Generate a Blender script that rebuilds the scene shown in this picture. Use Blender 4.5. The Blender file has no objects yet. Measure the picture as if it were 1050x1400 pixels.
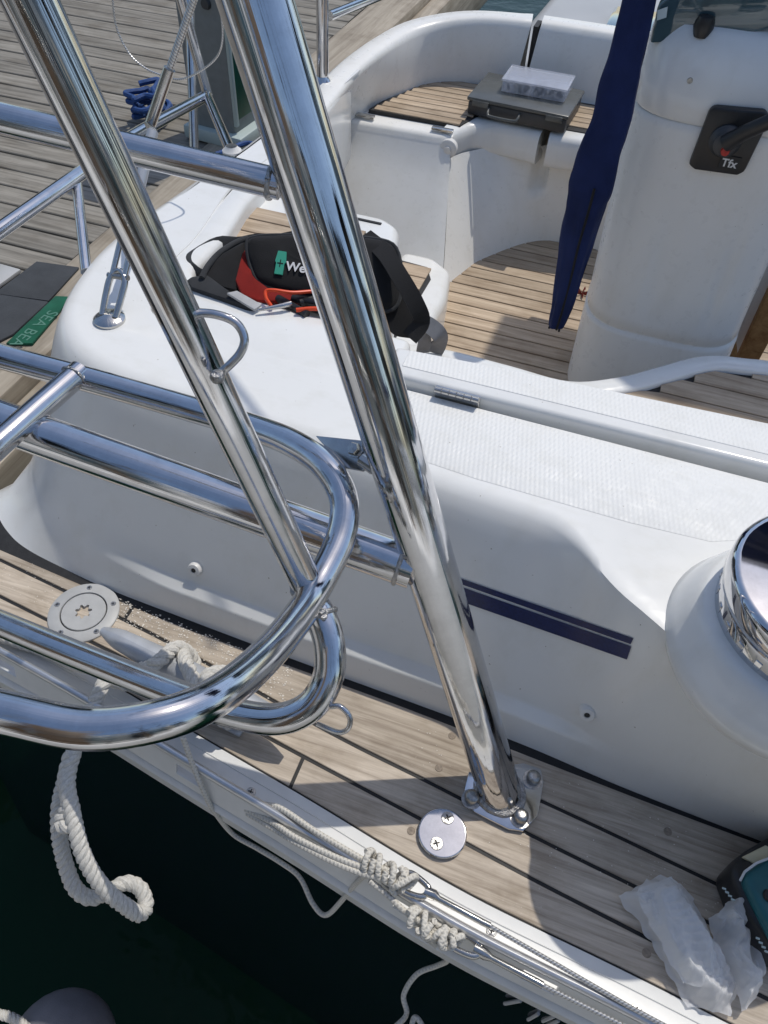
import bpy, bmesh, math, random
from mathutils import Vector, Matrix, noise
random.seed(7)
R_ = math.radians
scene = bpy.context.scene
C = scene.collection

# ------------------------------------------------------------------ camera, sky, sun, exposure
# boat frame: x forward, y to port (away from the photographer), z up, side deck at z = 0
H = 0.95
FPX, CX, CY = 1050.0, 525.0, 700.0            # focal length and centre in photograph pixels
def _basis(nad=(475, 1600), yaw=17.0):
    d = Vector((nad[0]-CX, nad[1]-CY, FPX)).normalized()
    up = -d
    f = Vector((0, 0, 1))
    fy = (f - up*f.dot(up)).normalized()
    fx = fy.cross(up)
    a = R_(yaw); c, s = math.cos(a), math.sin(a)
    return (fx*c - fy*s, fx*s + fy*c, up)
AX = _basis()
cam_d = bpy.data.cameras.new('camera'); cam = bpy.data.objects.new('camera', cam_d); C.objects.link(cam)
m = Matrix(((AX[0][0], -AX[0][1], -AX[0][2], 0), (AX[1][0], -AX[1][1], -AX[1][2], 0), (AX[2][0], -AX[2][1], -AX[2][2], H), (0, 0, 0, 1)))
cam.matrix_world = m
cam_d.sensor_fit = 'HORIZONTAL'; cam_d.sensor_width = 36; cam_d.lens = 36.0
cam_d.clip_start = 0.02; cam_d.clip_end = 3000
scene.camera = cam

SUN = Vector((0.20, 0.48, 1.0)).normalized()
w = bpy.data.worlds.new('World'); scene.world = w; w.use_nodes = True
nt = w.node_tree
bg = nt.nodes['Background']; bg.inputs[1].default_value = 0.145
sky = nt.nodes.new('ShaderNodeTexSky'); sky.sky_type = 'NISHITA'; sky.sun_disc = False
sky.sun_elevation = math.asin(SUN.z); sky.sun_rotation = math.atan2(SUN.x, SUN.y)
sky.air_density = 1.0; sky.dust_density = 1.0; sky.ozone_density = 0.9
nt.links.new(sky.outputs[0], bg.inputs[0])
sd = bpy.data.lights.new('sun', 'SUN'); sd.energy = 2.5; sd.angle = R_(0.53); sd.color = (1.0, 0.95, 0.865)
so = bpy.data.objects.new('sun', sd); C.objects.link(so)
so.rotation_euler = SUN.to_track_quat('Z', 'Y').to_euler(); so.location = (0.9, 5, 10)
scene.view_settings.view_transform = 'Standard'; scene.view_settings.look = 'None'
scene.view_settings.exposure = -0.04; scene.view_settings.gamma = 1.0

# ------------------------------------------------------------------ measuring helpers
def ray(u, v):
    q = Vector((u-CX, v-CY, FPX))
    return Vector((AX[0].dot(q), AX[1].dot(q), AX[2].dot(q)))
CAM = Vector((0, 0, H))
def onz(u, v, z=0.0):
    r = ray(u, v); return CAM + r*((z-H)/r.z)
def ony(u, v, y):
    r = ray(u, v); return CAM + r*(y/r.y)
def onx(u, v, x):
    r = ray(u, v); return CAM + r*(x/r.x)
def atd(u, v, d):
    return CAM + ray(u, v)*(d/FPX)

# ------------------------------------------------------------------ materials
MATS = {}
def nodes_of(name):
    mt = bpy.data.materials.new(name); mt.use_nodes = True
    n = mt.node_tree; b = n.nodes['Principled BSDF']
    MATS[name] = mt
    return mt, n, b
def N(n, t, **kw):
    x = n.nodes.new(t)
    for k, v in kw.items():
        if k.startswith('i_'): x.inputs[int(k[2:])].default_value = v
        else: setattr(x, k, v)
    return x
def ramp(n, fac, stops):
    r = n.nodes.new('ShaderNodeValToRGB'); e = r.color_ramp.elements
    while len(e) < len(stops): e.new(0.5)
    for i, (p, c) in enumerate(stops):
        e[i].position = p; e[i].color = (*c, 1) if len(c) == 3 else c
    n.links.new(fac, r.inputs[0]); return r
def mapped(n, coord='Object', scale=(1, 1, 1), rot=(0, 0, 0)):
    tc = n.nodes.new('ShaderNodeTexCoord'); mp = n.nodes.new('ShaderNodeMapping')
    mp.inputs['Scale'].default_value = scale; mp.inputs['Rotation'].default_value = rot
    n.links.new(tc.outputs[coord], mp.inputs[0]); return mp.outputs[0]
def noise_tex(n, vec, scale, detail=4, rough=0.55):
    t = N(n, 'ShaderNodeTexNoise'); t.inputs['Scale'].default_value = scale; t.inputs['Detail'].default_value = detail
    t.inputs['Roughness'].default_value = rough
    if vec: n.links.new(vec, t.inputs['Vector'])
    return t
def bump(n, b, height, strength, dist):
    bp = N(n, 'ShaderNodeBump'); bp.inputs['Strength'].default_value = strength; bp.inputs['Distance'].default_value = dist
    n.links.new(height, bp.inputs['Height']); n.links.new(bp.outputs[0], b.inputs['Normal']); return bp
def simple(name, col, rough=0.5, metal=0.0, var=0.0, vscale=30, coat=0.0, bumpy=0.0, bscale=200, bdist=0.001):
    mt, n, b = nodes_of(name)
    b.inputs['Roughness'].default_value = rough; b.inputs['Metallic'].default_value = metal
    b.inputs['Coat Weight'].default_value = coat
    b.inputs['Base Color'].default_value = (*col, 1)
    v = mapped(n)
    if var:
        t = noise_tex(n, v, vscale, 5)
        r = ramp(n, t.outputs[0], [(0.3, tuple(c*(1-var) for c in col)), (0.7, tuple(min(1, c*(1+var)) for c in col))])
        n.links.new(r.outputs[0], b.inputs['Base Color'])
    if bumpy:
        t2 = noise_tex(n, v, bscale, 3); bump(n, b, t2.outputs[0], bumpy, bdist)
    return mt

def gelcoat(name, col, rough, nonskid=False):
    mt, n, b = nodes_of(name)
    v = mapped(n)
    big = noise_tex(n, v, 5, 6, 0.6); fine = noise_tex(n, v, 60, 4, 0.6)
    r1 = ramp(n, big.outputs[0], [(0.32, tuple(c*0.965 for c in col)), (0.68, col)])
    # grime specks
    sp = noise_tex(n, v, 190, 2, 0.5); r2 = ramp(n, sp.outputs[0], [(0.755, (1, 1, 1)), (0.79, (0.45, 0.41, 0.35))])
    mx = N(n, 'ShaderNodeMix', data_type='RGBA', blend_type='MULTIPLY'); mx.inputs[0].default_value = 1
    n.links.new(r1.outputs[0], mx.inputs[6]); n.links.new(r2.outputs[0], mx.inputs[7])
    # soft runs and smears
    sm = noise_tex(n, mapped(n, 'Object', (9, 14, 3.0)), 2.2, 6, 0.65)
    r3 = ramp(n, sm.outputs[0], [(0.50, (1, 1, 1)), (0.76, (0.935, 0.93, 0.91))])
    mx2 = N(n, 'ShaderNodeMix', data_type='RGBA', blend_type='MULTIPLY'); mx2.inputs[0].default_value = 1
    n.links.new(mx.outputs[2], mx2.inputs[6]); n.links.new(r3.outputs[0], mx2.inputs[7])
    n.links.new(mx2.outputs[2], b.inputs['Base Color'])
    rr = ramp(n, fine.outputs[0], [(0.3, (rough*0.8,)*3), (0.7, (rough*1.3,)*3)])
    n.links.new(rr.outputs[0], b.inputs['Roughness'])
    b.inputs['Specular IOR Level'].default_value = 0.45
    if nonskid:
        mp = mapped(n, 'Object', (1, 1, 1), (0, 0, R_(8)))
        sx = N(n, 'ShaderNodeSeparateXYZ'); n.links.new(mp, sx.inputs[0])
        hs = []
        for o, k in ((0, 1050.0), (1, 360.0)):
            mu = N(n, 'ShaderNodeMath', operation='MULTIPLY', i_1=k); n.links.new(sx.outputs[o], mu.inputs[0])
            sn = N(n, 'ShaderNodeMath', operation='SINE'); n.links.new(mu.outputs[0], sn.inputs[0]); hs.append(sn)
        ml = N(n, 'ShaderNodeMath', operation='MULTIPLY'); n.links.new(hs[0].outputs[0], ml.inputs[0]); n.links.new(hs[1].outputs[0], ml.inputs[1])
        bump(n, b, ml.outputs[0], 0.26, 0.0010)
    else:
        bn = noise_tex(n, v, 9, 3); bump(n, b, bn.outputs[0], 0.05, 0.004)
    return mt
gelcoat('gelcoat', (0.80, 0.80, 0.775), 0.16)
gelcoat('nonskid', (0.80, 0.80, 0.775), 0.55, True)
gelcoat('gelcoat_aged', (0.84, 0.83, 0.79), 0.30)

def teak(name, dark, light, scale=1.0, crumbs=False, axis='x'):
    mt, n, b = nodes_of(name)
    sc = (6*scale, 120*scale, 120*scale) if axis == 'x' else (120*scale, 6*scale, 120*scale)
    v = mapped(n, 'Object', sc)
    oi = N(n, 'ShaderNodeObjectInfo')
    ad = N(n, 'ShaderNodeVectorMath', operation='ADD'); sca = N(n, 'ShaderNodeVectorMath', operation='SCALE')
    cmb = N(n, 'ShaderNodeCombineXYZ')
    for i in range(3): n.links.new(oi.outputs['Random'], cmb.inputs[i])
    n.links.new(cmb.outputs[0], sca.inputs[0]); sca.inputs['Scale'].default_value = 37.0
    n.links.new(v, ad.inputs[0]); n.links.new(sca.outputs[0], ad.inputs[1])
    g = noise_tex(n, ad.outputs[0], 1.0, 8, 0.68); g.inputs['Distortion'].default_value = 0.5
    mid = tuple((a+c)/2 for a, c in zip(dark, light))
    r = ramp(n, g.outputs[0], [(0.30, dark), (0.48, mid), (0.70, light)])
    # per-plank tone
    hv = N(n, 'ShaderNodeHueSaturation')
    mr = N(n, 'ShaderNodeMapRange'); mr.inputs[3].default_value = 0.86; mr.inputs[4].default_value = 1.14
    n.links.new(oi.outputs['Random'], mr.inputs[0]); n.links.new(mr.outputs[0], hv.inputs['Value'])
    n.links.new(r.outputs[0], hv.inputs['Color'])
    # stains
    st = noise_tex(n, mapped(n, 'Object', (1, 1.6, 1)), 14*scale, 5, 0.6)
    r2 = ramp(n, st.outputs[0], [(0.30, (0.70, 0.67, 0.63)), (0.52, (1, 1, 1))])
    mx = N(n, 'ShaderNodeMix', data_type='RGBA', blend_type='MULTIPLY'); mx.inputs[0].default_value = 0.8
    n.links.new(hv.outputs[0], mx.inputs[6]); n.links.new(r2.outputs[0], mx.inputs[7])
    last = mx.outputs[2]
    if crumbs:
        cr = noise_tex(n, mapped(n), 330, 3, 0.6)
        r3 = ramp(n, cr.outputs[0], [(0.66, (0, 0, 0)), (0.70, (1, 1, 1))])
        area = noise_tex(n, mapped(n), 12, 3); r4 = ramp(n, area.outputs[0], [(0.50, (0, 0, 0)), (0.62, (1, 1, 1))])
        ml = N(n, 'ShaderNodeMath', operation='MULTIPLY'); n.links.new(r3.outputs[0], ml.inputs[0]); n.links.new(r4.outputs[0], ml.inputs[1])
        m2 = N(n, 'ShaderNodeMix', data_type='RGBA'); n.links.new(ml.outputs[0], m2.inputs[0])
        n.links.new(last, m2.inputs[6]); m2.inputs[7].default_value = (0.62, 0.57, 0.49, 1); last = m2.outputs[2]
    n.links.new(last, b.inputs['Base Color'])
    b.inputs['Roughness'].default_value = 0.72; b.inputs['Specular IOR Level'].default_value = 0.3
    bump(n, b, g.outputs[0], 0.35, 0.0009)
    return mt
teak('deck_teak', (0.29, 0.235, 0.18), (0.64, 0.555, 0.45), 1.0, True)
teak('cockpit_teak', (0.30, 0.22, 0.15), (0.58, 0.47, 0.345), 0.8)
teak('dock_wood', (0.125, 0.115, 0.095), (0.345, 0.32, 0.275), 0.45)
teak('dock_beam', (0.26, 0.22, 0.17), (0.50, 0.44, 0.35), 0.35, axis='y')
teak('varnished_wood', (0.22, 0.10, 0.035), (0.42, 0.23, 0.09), 0.5, axis='y')

def stainless(name='stainless', base=(0.66, 0.66, 0.67), rough=0.05):
    mt, n, b = nodes_of(name)
    b.inputs['Metallic'].default_value = 1.0
    uv = mapped(n, 'UV', (9, 1.4, 1))
    g = noise_tex(n, uv, 3.0, 4, 0.6)
    ru = ramp(n, g.outputs[0], [(0.35, (rough*0.5,)*3), (0.75, (rough*2.2,)*3)])
    n.links.new(ru.outputs[0], b.inputs['Roughness'])
    ob = mapped(n); dirt = noise_tex(n, ob, 45, 5, 0.7)
    r = ramp(n, dirt.outputs[0], [(0.30, tuple(c*0.86 for c in base)), (0.6, base)])
    n.links.new(r.outputs[0], b.inputs['Base Color'])
    # drawn-tube waviness: long streaks round the tube, faint waves along it
    st = noise_tex(n, mapped(n, 'UV', (30, 1.2, 1)), 1.0, 4, 0.6)
    bump(n, b, st.outputs[0], 0.26, 0.0011)
    return mt
stainless()
stainless('stainless_worn', (0.56, 0.55, 0.53), 0.16)
def wave_cord(name, col, turns, per_m, rough=0.8, metal=0.0, dark=0.55, dist=0.001, two=True):
    mt, n, b = nodes_of(name)
    tc = N(n, 'ShaderNodeTexCoord'); sx = N(n, 'ShaderNodeSeparateXYZ'); n.links.new(tc.outputs['UV'], sx.inputs[0])
    def wv(sgn):
        a = N(n, 'ShaderNodeMath', operation='MULTIPLY', i_1=2*math.pi*turns); n.links.new(sx.outputs[0], a.inputs[0])
        c = N(n, 'ShaderNodeMath', operation='MULTIPLY', i_1=sgn*2*math.pi*per_m); n.links.new(sx.outputs[1], c.inputs[0])
        d = N(n, 'ShaderNodeMath', operation='ADD'); n.links.new(a.outputs[0], d.inputs[0]); n.links.new(c.outputs[0], d.inputs[1])
        s = N(n, 'ShaderNodeMath', operation='SINE'); n.links.new(d.outputs[0], s.inputs[0]); return s
    s1 = wv(1)
    if two:
        s2 = wv(-1); h = N(n, 'ShaderNodeMath', operation='MAXIMUM'); n.links.new(s1.outputs[0], h.inputs[0]); n.links.new(s2.outputs[0], h.inputs[1])
    else: h = s1
    mr = N(n, 'ShaderNodeMapRange'); mr.inputs[1].default_value = -1; n.links.new(h.outputs[0], mr.inputs[0])
    r = ramp(n, mr.outputs[0], [(0.05, tuple(c*dark for c in col)), (0.55, col)])
    n.links.new(r.outputs[0], b.inputs['Base Color'])
    b.inputs['Roughness'].default_value = rough; b.inputs['Metallic'].default_value = metal
    bump(n, b, mr.outputs[0], 0.9, dist)
    return mt
wave_cord('cord', (0.66, 0.63, 0.56), 2, 210, 0.85, 0, 0.72, 0.0008)
wave_cord('wire_rope', (0.72, 0.71, 0.69), 2, 250, 0.34, 0.75, 0.55, 0.0004, False)
stainless('stainless_flat', (0.66, 0.66, 0.67), 0.05)
for l_ in [x for x in MATS['stainless_flat'].node_tree.links if x.to_socket.name == 'Normal']: MATS['stainless_flat'].node_tree.links.remove(l_)
mt, n, b = nodes_of('rope')
v = mapped(n, 'UV', (3, 60, 1)); t = noise_tex(n, v, 6, 4, 0.6)
r = ramp(n, t.outputs[0], [(0.3, (0.50, 0.48, 0.43)), (0.7, (0.74, 0.72, 0.67))]); n.links.new(r.outputs[0], b.inputs['Base Color'])
b.inputs['Roughness'].default_value = 0.8; bump(n, b, t.outputs[0], 0.5, 0.0008)

simple('caulk', (0.012, 0.012, 0.013), 0.6, 0, 0.4, 90, bumpy=0.3, bscale=400)
simple('navy_vinyl', (0.008, 0.017, 0.085), 0.32, var=0.3, vscale=300)
simple('rail_white', (0.72, 0.72, 0.70), 0.36, var=0.07, vscale=18, bumpy=0.05, bscale=40)
simple('rail_metal', (0.62, 0.62, 0.62), 0.28, 0.75, var=0.1, vscale=30)
simple('hull_navy', (0.006, 0.009, 0.016), 0.12, coat=0.5)
simple('hull_mark', (0.55, 0.56, 0.57), 0.4)
simple('weld', (0.45, 0.44, 0.43), 0.28, 1.0, 0.3, 220, bumpy=0.9, bscale=420, bdist=0.003)
simple('screw_metal', (0.42, 0.41, 0.39), 0.30, 1.0, 0.3, 300, bumpy=0.5, bscale=600)
simple('screw_recess', (0.02, 0.02, 0.02), 0.6)
simple('cap_plastic', (0.46, 0.465, 0.46), 0.45, var=0.08, vscale=40, bumpy=0.1)
simple('cleat_alloy', (0.50, 0.52, 0.55), 0.42, 0.35, var=0.12, vscale=25, bumpy=0.15, bscale=60)
simple('white_plastic', (0.74, 0.73, 0.70), 0.4)
simple('black_plastic', (0.018, 0.018, 0.019), 0.38, var=0.25, vscale=60)
simple('dark_grey_plastic', (0.045, 0.047, 0.05), 0.42, var=0.15)
simple('grey_lid', (0.105, 0.11, 0.105), 0.25, var=0.1)
simple('clear_plastic', (0.74, 0.78, 0.88), 0.22)
MATS['clear_plastic'].node_tree.nodes['Principled BSDF'].inputs['Alpha'].default_value = 0.45
MATS['clear_plastic'].node_tree.nodes['Principled BSDF'].inputs['Transmission Weight'].default_value = 0.25
simple('dark_contents', (0.03, 0.03, 0.035), 0.6, var=0.6, vscale=120)
simple('red_plastic', (0.42, 0.02, 0.015), 0.4)
simple('orange_cable', (0.75, 0.07, 0.015), 0.4)
def fabric(name, col, sc=900, var=0.25):
    mt, n, b = nodes_of(name)
    v = mapped(n); t = noise_tex(n, v, 14, 5, 0.6); wv = noise_tex(n, v, sc, 2)
    r = ramp(n, t.outputs[0], [(0.3, tuple(c*(1-var) for c in col)), (0.7, tuple(c*(1+var) for c in col))])
    n.links.new(r.outputs[0], b.inputs['Base Color']); b.inputs['Roughness'].default_value = 0.88
    b.inputs['Sheen Weight'].default_value = 0.08; b.inputs['Specular IOR Level'].default_value = 0.2
    bump(n, b, wv.outputs[0], 0.6, 0.0012)
fabric('black_fabric', (0.017, 0.017, 0.018)); fabric('charcoal_fabric', (0.040, 0.042, 0.045))
fabric('red_fabric', (0.22, 0.012, 0.008)); fabric('grey_webbing', (0.22, 0.23, 0.25), 700)
fabric('navy_canvas', (0.012, 0.022, 0.085)); fabric('silver_strip', (0.42, 0.42, 0.42), 500)
fabric('dock_mat', (0.055, 0.060, 0.066), 260, 0.15); fabric('green_mat', (0.012, 0.10, 0.058), 300, 0.2)
simple('logo_green', (0.02, 0.30, 0.20), 0.6); simple('print_white', (0.70, 0.70, 0.70), 0.6); simple('print_pale', (0.08, 0.21, 0.155), 0.7)
simple('teal_plastic', (0.012, 0.115, 0.135), 0.38, var=0.1, bumpy=0.1, bscale=500)
simple('label_cream', (0.62, 0.56, 0.38), 0.5, var=0.06)
simple('instrument_glass', (0.055, 0.10, 0.115), 0.06, coat=1.0)
simple('pale_screen', (0.50, 0.62, 0.66), 0.12)
simple('power_post_grey', (0.20, 0.22, 0.22), 0.5, var=0.08)
simple('power_post_green', (0.008, 0.085, 0.055), 0.35, var=0.15)
simple('pale_trim', (0.42, 0.50, 0.48), 0.5)
simple('blue_rope', (0.014, 0.06, 0.21), 0.7, var=0.3, vscale=80, bumpy=0.7, bscale=300)
simple('fender_grey', (0.21, 0.205, 0.225), 0.7, var=0.15, vscale=20, bumpy=0.5, bscale=500)
simple('red_leaf', (0.20, 0.025, 0.015), 0.7)
simple('grey_hull', (0.45, 0.45, 0.44), 0.35, var=0.1, vscale=3)
simple('far_wood', (0.15, 0.10, 0.06), 0.6, var=0.2)
simple('tan_surface', (0.55, 0.50, 0.40), 0.6, var=0.1, vscale=12)
simple('bung', (0.27, 0.22, 0.17), 0.75, var=0.25, vscale=300)
# water
mt, n, b = nodes_of('water')
b.inputs['Base Color'].default_value = (0.0035, 0.022, 0.011, 1); b.inputs['Roughness'].default_value = 0.08
b.inputs['Specular IOR Level'].default_value = 0.07
v = mapped(n); t = noise_tex(n, v, 3.2, 4, 0.55); bump(n, b, t.outputs[0], 0.25, 0.05)
# thin crumpled plastic
mt, n, b = nodes_of('thin_plastic')
b.inputs['Base Color'].default_value = (0.97, 0.97, 0.97, 1); b.inputs['Roughness'].default_value = 0.14
tr = N(n, 'ShaderNodeBsdfTranslucent'); tr.inputs[0].default_value = (0.96, 0.97, 0.98, 1)
tp = N(n, 'ShaderNodeBsdfTransparent'); tp.inputs[0].default_value = (0.97, 0.98, 0.99, 1)
ms = N(n, 'ShaderNodeMixShader', i_0=0.45); n.links.new(b.outputs[0], ms.inputs[1]); n.links.new(tr.outputs[0], ms.inputs[2])
lw = N(n, 'ShaderNodeLayerWeight'); lw.inputs[0].default_value = 0.35
mr = N(n, 'ShaderNodeMapRange'); mr.inputs[3].default_value = 0.24; mr.inputs[4].default_value = 0.02; n.links.new(lw.outputs['Facing'], mr.inputs[0])
ms2 = N(n, 'ShaderNodeMixShader'); n.links.new(mr.outputs[0], ms2.inputs[0]); n.links.new(ms.outputs[0], ms2.inputs[1]); n.links.new(tp.outputs[0], ms2.inputs[2])
n.links.new(ms2.outputs[0], n.nodes['Material Output'].inputs[0])

# ------------------------------------------------------------------ mesh helpers
def catmull(pts, n=8, closed=False):
    P = [Vector(p) for p in pts]; out = []
    L = len(P)
    for i in range(L if closed else L-1):
        if closed: p0, p1, p2, p3 = P[i-1], P[i], P[(i+1) % L], P[(i+2) % L]
        else:
            p1, p2 = P[i], P[i+1]; p0 = P[i-1] if i > 0 else p1*2-p2; p3 = P[i+2] if i+2 < L else p2*2-p1
        for k in range(n):
            t = k/n
            out.append(0.5*((2*p1) + (p2-p0)*t + (2*p0-5*p1+4*p2-p3)*t*t + (3*p1-p0-3*p2+p3)*t**3))
    if not closed: out.append(P[-1].copy())
    return out
def frames(path):
    T = []
    for i in range(len(path)):
        a = path[max(0, i-1)]; c = path[min(len(path)-1, i+1)]
        T.append((c-a).normalized())
    ref = Vector((0, 0, 1)) if abs(T[0].z) < 0.9 else Vector((1, 0, 0))
    nrm = (ref - T[0]*ref.dot(T[0])).normalized(); fr = []
    for i, t in enumerate(T):
        nrm = (nrm - t*nrm.dot(t)).normalized(); fr.append((t, nrm.copy(), t.cross(nrm)))
    return fr
class G:
    def __init__(s): s.V = []; s.F = []; s.UV = []
    def tube(s, pts, r, seg=16, caps=True, smooth=0, ell=1.0):
        path = catmull(pts, smooth) if smooth else [Vector(p) for p in pts]
        rs = r if isinstance(r, (list, tuple)) else None
        fr = frames(path); base = len(s.V); L = 0; n = len(path)
        for i, p in enumerate(path):
            if i: L += (path[i]-path[i-1]).length
            rad = r if rs is None else (lambda q: rs[int(q)]*(1-(q-int(q))) + rs[min(len(rs)-1, int(q)+1)]*(q-int(q)))(i*(len(rs)-1)/max(1, n-1))
            for k in range(seg+1):
                a = 2*math.pi*k/seg
                s.V.append(p + (fr[i][1]*math.cos(a) + fr[i][2]*math.sin(a)*ell)*rad); s.UV.append((k/seg, L))
        w_ = seg+1
        for i in range(n-1):
            for k in range(seg):
                s.F.append((base+i*w_+k, base+i*w_+k+1, base+(i+1)*w_+k+1, base+(i+1)*w_+k))
        if caps:
            s.F.append(tuple(base+k for k in range(seg-1, -1, -1))); e = base+(n-1)*w_
            s.F.append(tuple(e+k for k in range(seg)))
        return s
    def grid(s, rows, flip=False, uv=None):
        base = len(s.V); w_ = len(rows[0])
        for i, rw in enumerate(rows):
            for k, p in enumerate(rw): s.V.append(Vector(p)); s.UV.append((k/max(1, w_-1), i/max(1, len(rows)-1)))
        for i in range(len(rows)-1):
            for k in range(w_-1):
                f = (base+i*w_+k, base+i*w_+k+1, base+(i+1)*w_+k+1, base+(i+1)*w_+k)
                s.F.append(f[::-1] if flip else f)
        return s
    def lathe(s, prof, seg=40, mtx=None):
        mtx = mtx or Matrix()
        base = len(s.V); w_ = seg+1
        for i, (r, z) in enumerate(prof):
            for k in range(w_):
                a = 2*math.pi*k/seg; s.V.append(mtx @ Vector((r*math.cos(a), r*math.sin(a), z))); s.UV.append((k/seg, i*0.01))
        for i in range(len(prof)-1):
            for k in range(seg):
                s.F.append((base+i*w_+k, base+i*w_+k+1, base+(i+1)*w_+k+1, base+(i+1)*w_+k))
        return s
    def poly(s, pts):
        base = len(s.V)
        for p in pts: s.V.append(Vector(p)); s.UV.append((p[0], p[1]))
        s.F.append(tuple(range(base, base+len(pts)))); return s
    def prism(s, poly, z0, z1, mtx=None):
        mtx = mtx or Matrix(); n = len(poly); base = len(s.V)
        for z in (z0, z1):
            for p in poly: s.V.append(mtx @ Vector((p[0], p[1], z))); s.UV.append((p[0], p[1]))
        s.F.append(tuple(base+n-1-i for i in range(n))); s.F.append(tuple(base+n+i for i in range(n)))
        for i in range(n): j = (i+1) % n; s.F.append((base+i, base+j, base+n+j, base+n+i))
        return s
    def box(s, c, d, mtx=None):
        x, y, z = d[0]/2, d[1]/2, d[2]/2; mm = (mtx or Matrix()) @ Matrix.Translation(c)
        return s.prism([(-x, -y), (x, -y), (x, y), (-x, y)], -z, z, mm)
    def obj(s, name, mat, parent=None, bevel=0.0, seg=2, sharp=38, smooth=True, merge=False, weld=False):
        me = bpy.data.meshes.new(name); me.from_pydata([tuple(v) for v in s.V], [], s.F)
        uvl = me.uv_layers.new(name='UVMap')
        for lp in me.loops: uvl.data[lp.index].uv = s.UV[lp.vertex_index]
        if bevel or merge or weld:
            bm = bmesh.new(); bm.from_mesh(me)
            if weld: bmesh.ops.remove_doubles(bm, verts=bm.verts, dist=1e-5)
            bmesh.ops.recalc_face_normals(bm, faces=bm.faces)
            if bevel:
                ed = [e for e in bm.edges if len(e.link_faces) == 2 and e.calc_face_angle(0) > R_(28)]
                bmesh.ops.bevel(bm, geom=ed, offset=bevel, segments=seg, profile=0.5, affect='EDGES', clamp_overlap=True)
            bm.to_mesh(me); bm.free()
        if smooth:
            me.polygons.foreach_set('use_smooth', [True]*len(me.polygons)); me.set_sharp_from_angle(angle=R_(sharp))
        me.materials.append(MATS[mat])
        o = bpy.data.objects.new(name, me); C.objects.link(o)
        if parent: o.parent = parent
        return o
def tag(o, label, cat=None, group=None, kind=None):
    if label: o['label'] = label
    if cat: o['category'] = cat
    if group: o['group'] = group
    if kind: o['kind'] = kind
    return o
def empty(name, loc=(0, 0, 0)):
    o = bpy.data.objects.new(name, None); o.empty_display_size = 0.05; C.objects.link(o)
    return o                         # parts are built in boat coordinates, so roots stay at the boat's origin
def interp(pts):
    pts = sorted(pts)
    def f(x):
        if x <= pts[0][0]:
            (x0, y0), (x1, y1) = pts[0], pts[1]
        elif x >= pts[-1][0]:
            (x0, y0), (x1, y1) = pts[-2], pts[-1]
        else:
            for (x0, y0), (x1, y1) in zip(pts, pts[1:]):
                if x0 <= x <= x1: break
        return y0 + (y1-y0)*(x-x0)/(x1-x0)
    return f
def smoothed(pts, win=0.10):
    f = interp(pts)
    return lambda x: sum(f(x+d*win) for d in (-1, -0.5, 0, 0.5, 1))/5
def sstep(a, b_, x):
    t_ = max(0, min(1, (x-a)/(b_-a))); return t_*t_*(3-2*t_)
def plank(name, parent, mat, x0, x1, f0, f1, z, th=0.008, gap=0.0025, c=0.0008, step=0.04, zf=None):
    n_ = max(2, int((x1-x0)/step)+1); rows = []
    for i in range(n_):
        x = x0 + (x1-x0)*i/(n_-1); a = f0(x)+gap; b2 = f1(x)-gap
        if b2-a < 0.002: b2 = a+0.002
        zz = z if zf is None else z + zf(x)
        rows.append([(x, a, zz-th), (x, a, zz-c), (x, a+c, zz), (x, b2-c, zz), (x, b2, zz-c), (x, b2, zz-th)])
    g = G().grid(rows, flip=False)
    g.poly(rows[0]); g.poly(rows[-1][::-1])
    o = g.obj(name, mat, parent, merge=True, smooth=False); return o
def text_mesh(txt, name, mat, parent, mtx, size, extrude=0.0003, bold=0.0):
    cu = bpy.data.curves.new('txt', 'FONT'); cu.body = txt; cu.size = size; cu.extrude = extrude; cu.offset = bold
    cu.align_x = 'LEFT'
    to = bpy.data.objects.new('txt', cu); C.objects.link(to)
    dg = bpy.context.evaluated_depsgraph_get(); dg.update()
    me = bpy.data.meshes.new_from_object(to.evaluated_get(dg)); bpy.data.objects.remove(to); bpy.data.curves.remove(cu)
    me.transform(mtx); me.materials.clear(); me.materials.append(MATS[mat]); me.name = name
    o = bpy.data.objects.new(name, me); C.objects.link(o); o.parent = parent
    return o
def rope3(path, R, pitch, seg=8, step=None, smooth=10):
    p = catmull(path, smooth)
    # resample evenly
    step = step or pitch/10; q = [p[0]]; acc = 0
    for a, b2 in zip(p, p[1:]):
        d = (b2-a).length; t_ = step-acc
        while t_ <= d: q.append(a.lerp(b2, t_/d)); t_ += step
        acc = d-(t_-step)
    fr = frames(q); g = G()
    for k in range(3):
        pts = []
        for i, c in enumerate(q):
            th = 2*math.pi*(i*step/pitch + k/3)
            pts.append(c + (fr[i][1]*math.cos(th) + fr[i][2]*math.sin(th))*R*0.50)
        g.tube(pts, R*0.53, seg)
    return g
def frame_from(z_axis, origin, x_hint=(1, 0, 0)):
    z = Vector(z_axis).normalized(); x = Vector(x_hint); x = (x - z*x.dot(z)).normalized(); y = z.cross(x)
    return Matrix(((x.x, y.x, z.x, origin[0]), (x.y, y.y, z.y, origin[1]), (x.z, y.z, z.z, origin[2]), (0, 0, 0, 1)))

# ================================================================== SETTING: water
def water():
    g = G(); g.poly([(-400, -400, -1.05), (400, -400, -1.05), (400, 400, -1.05), (-400, 400, -1.05)])
    tag(g.obj('water', 'water', smooth=False), 'still dark green harbour water beside the hull', kind='structure')
water()

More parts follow.
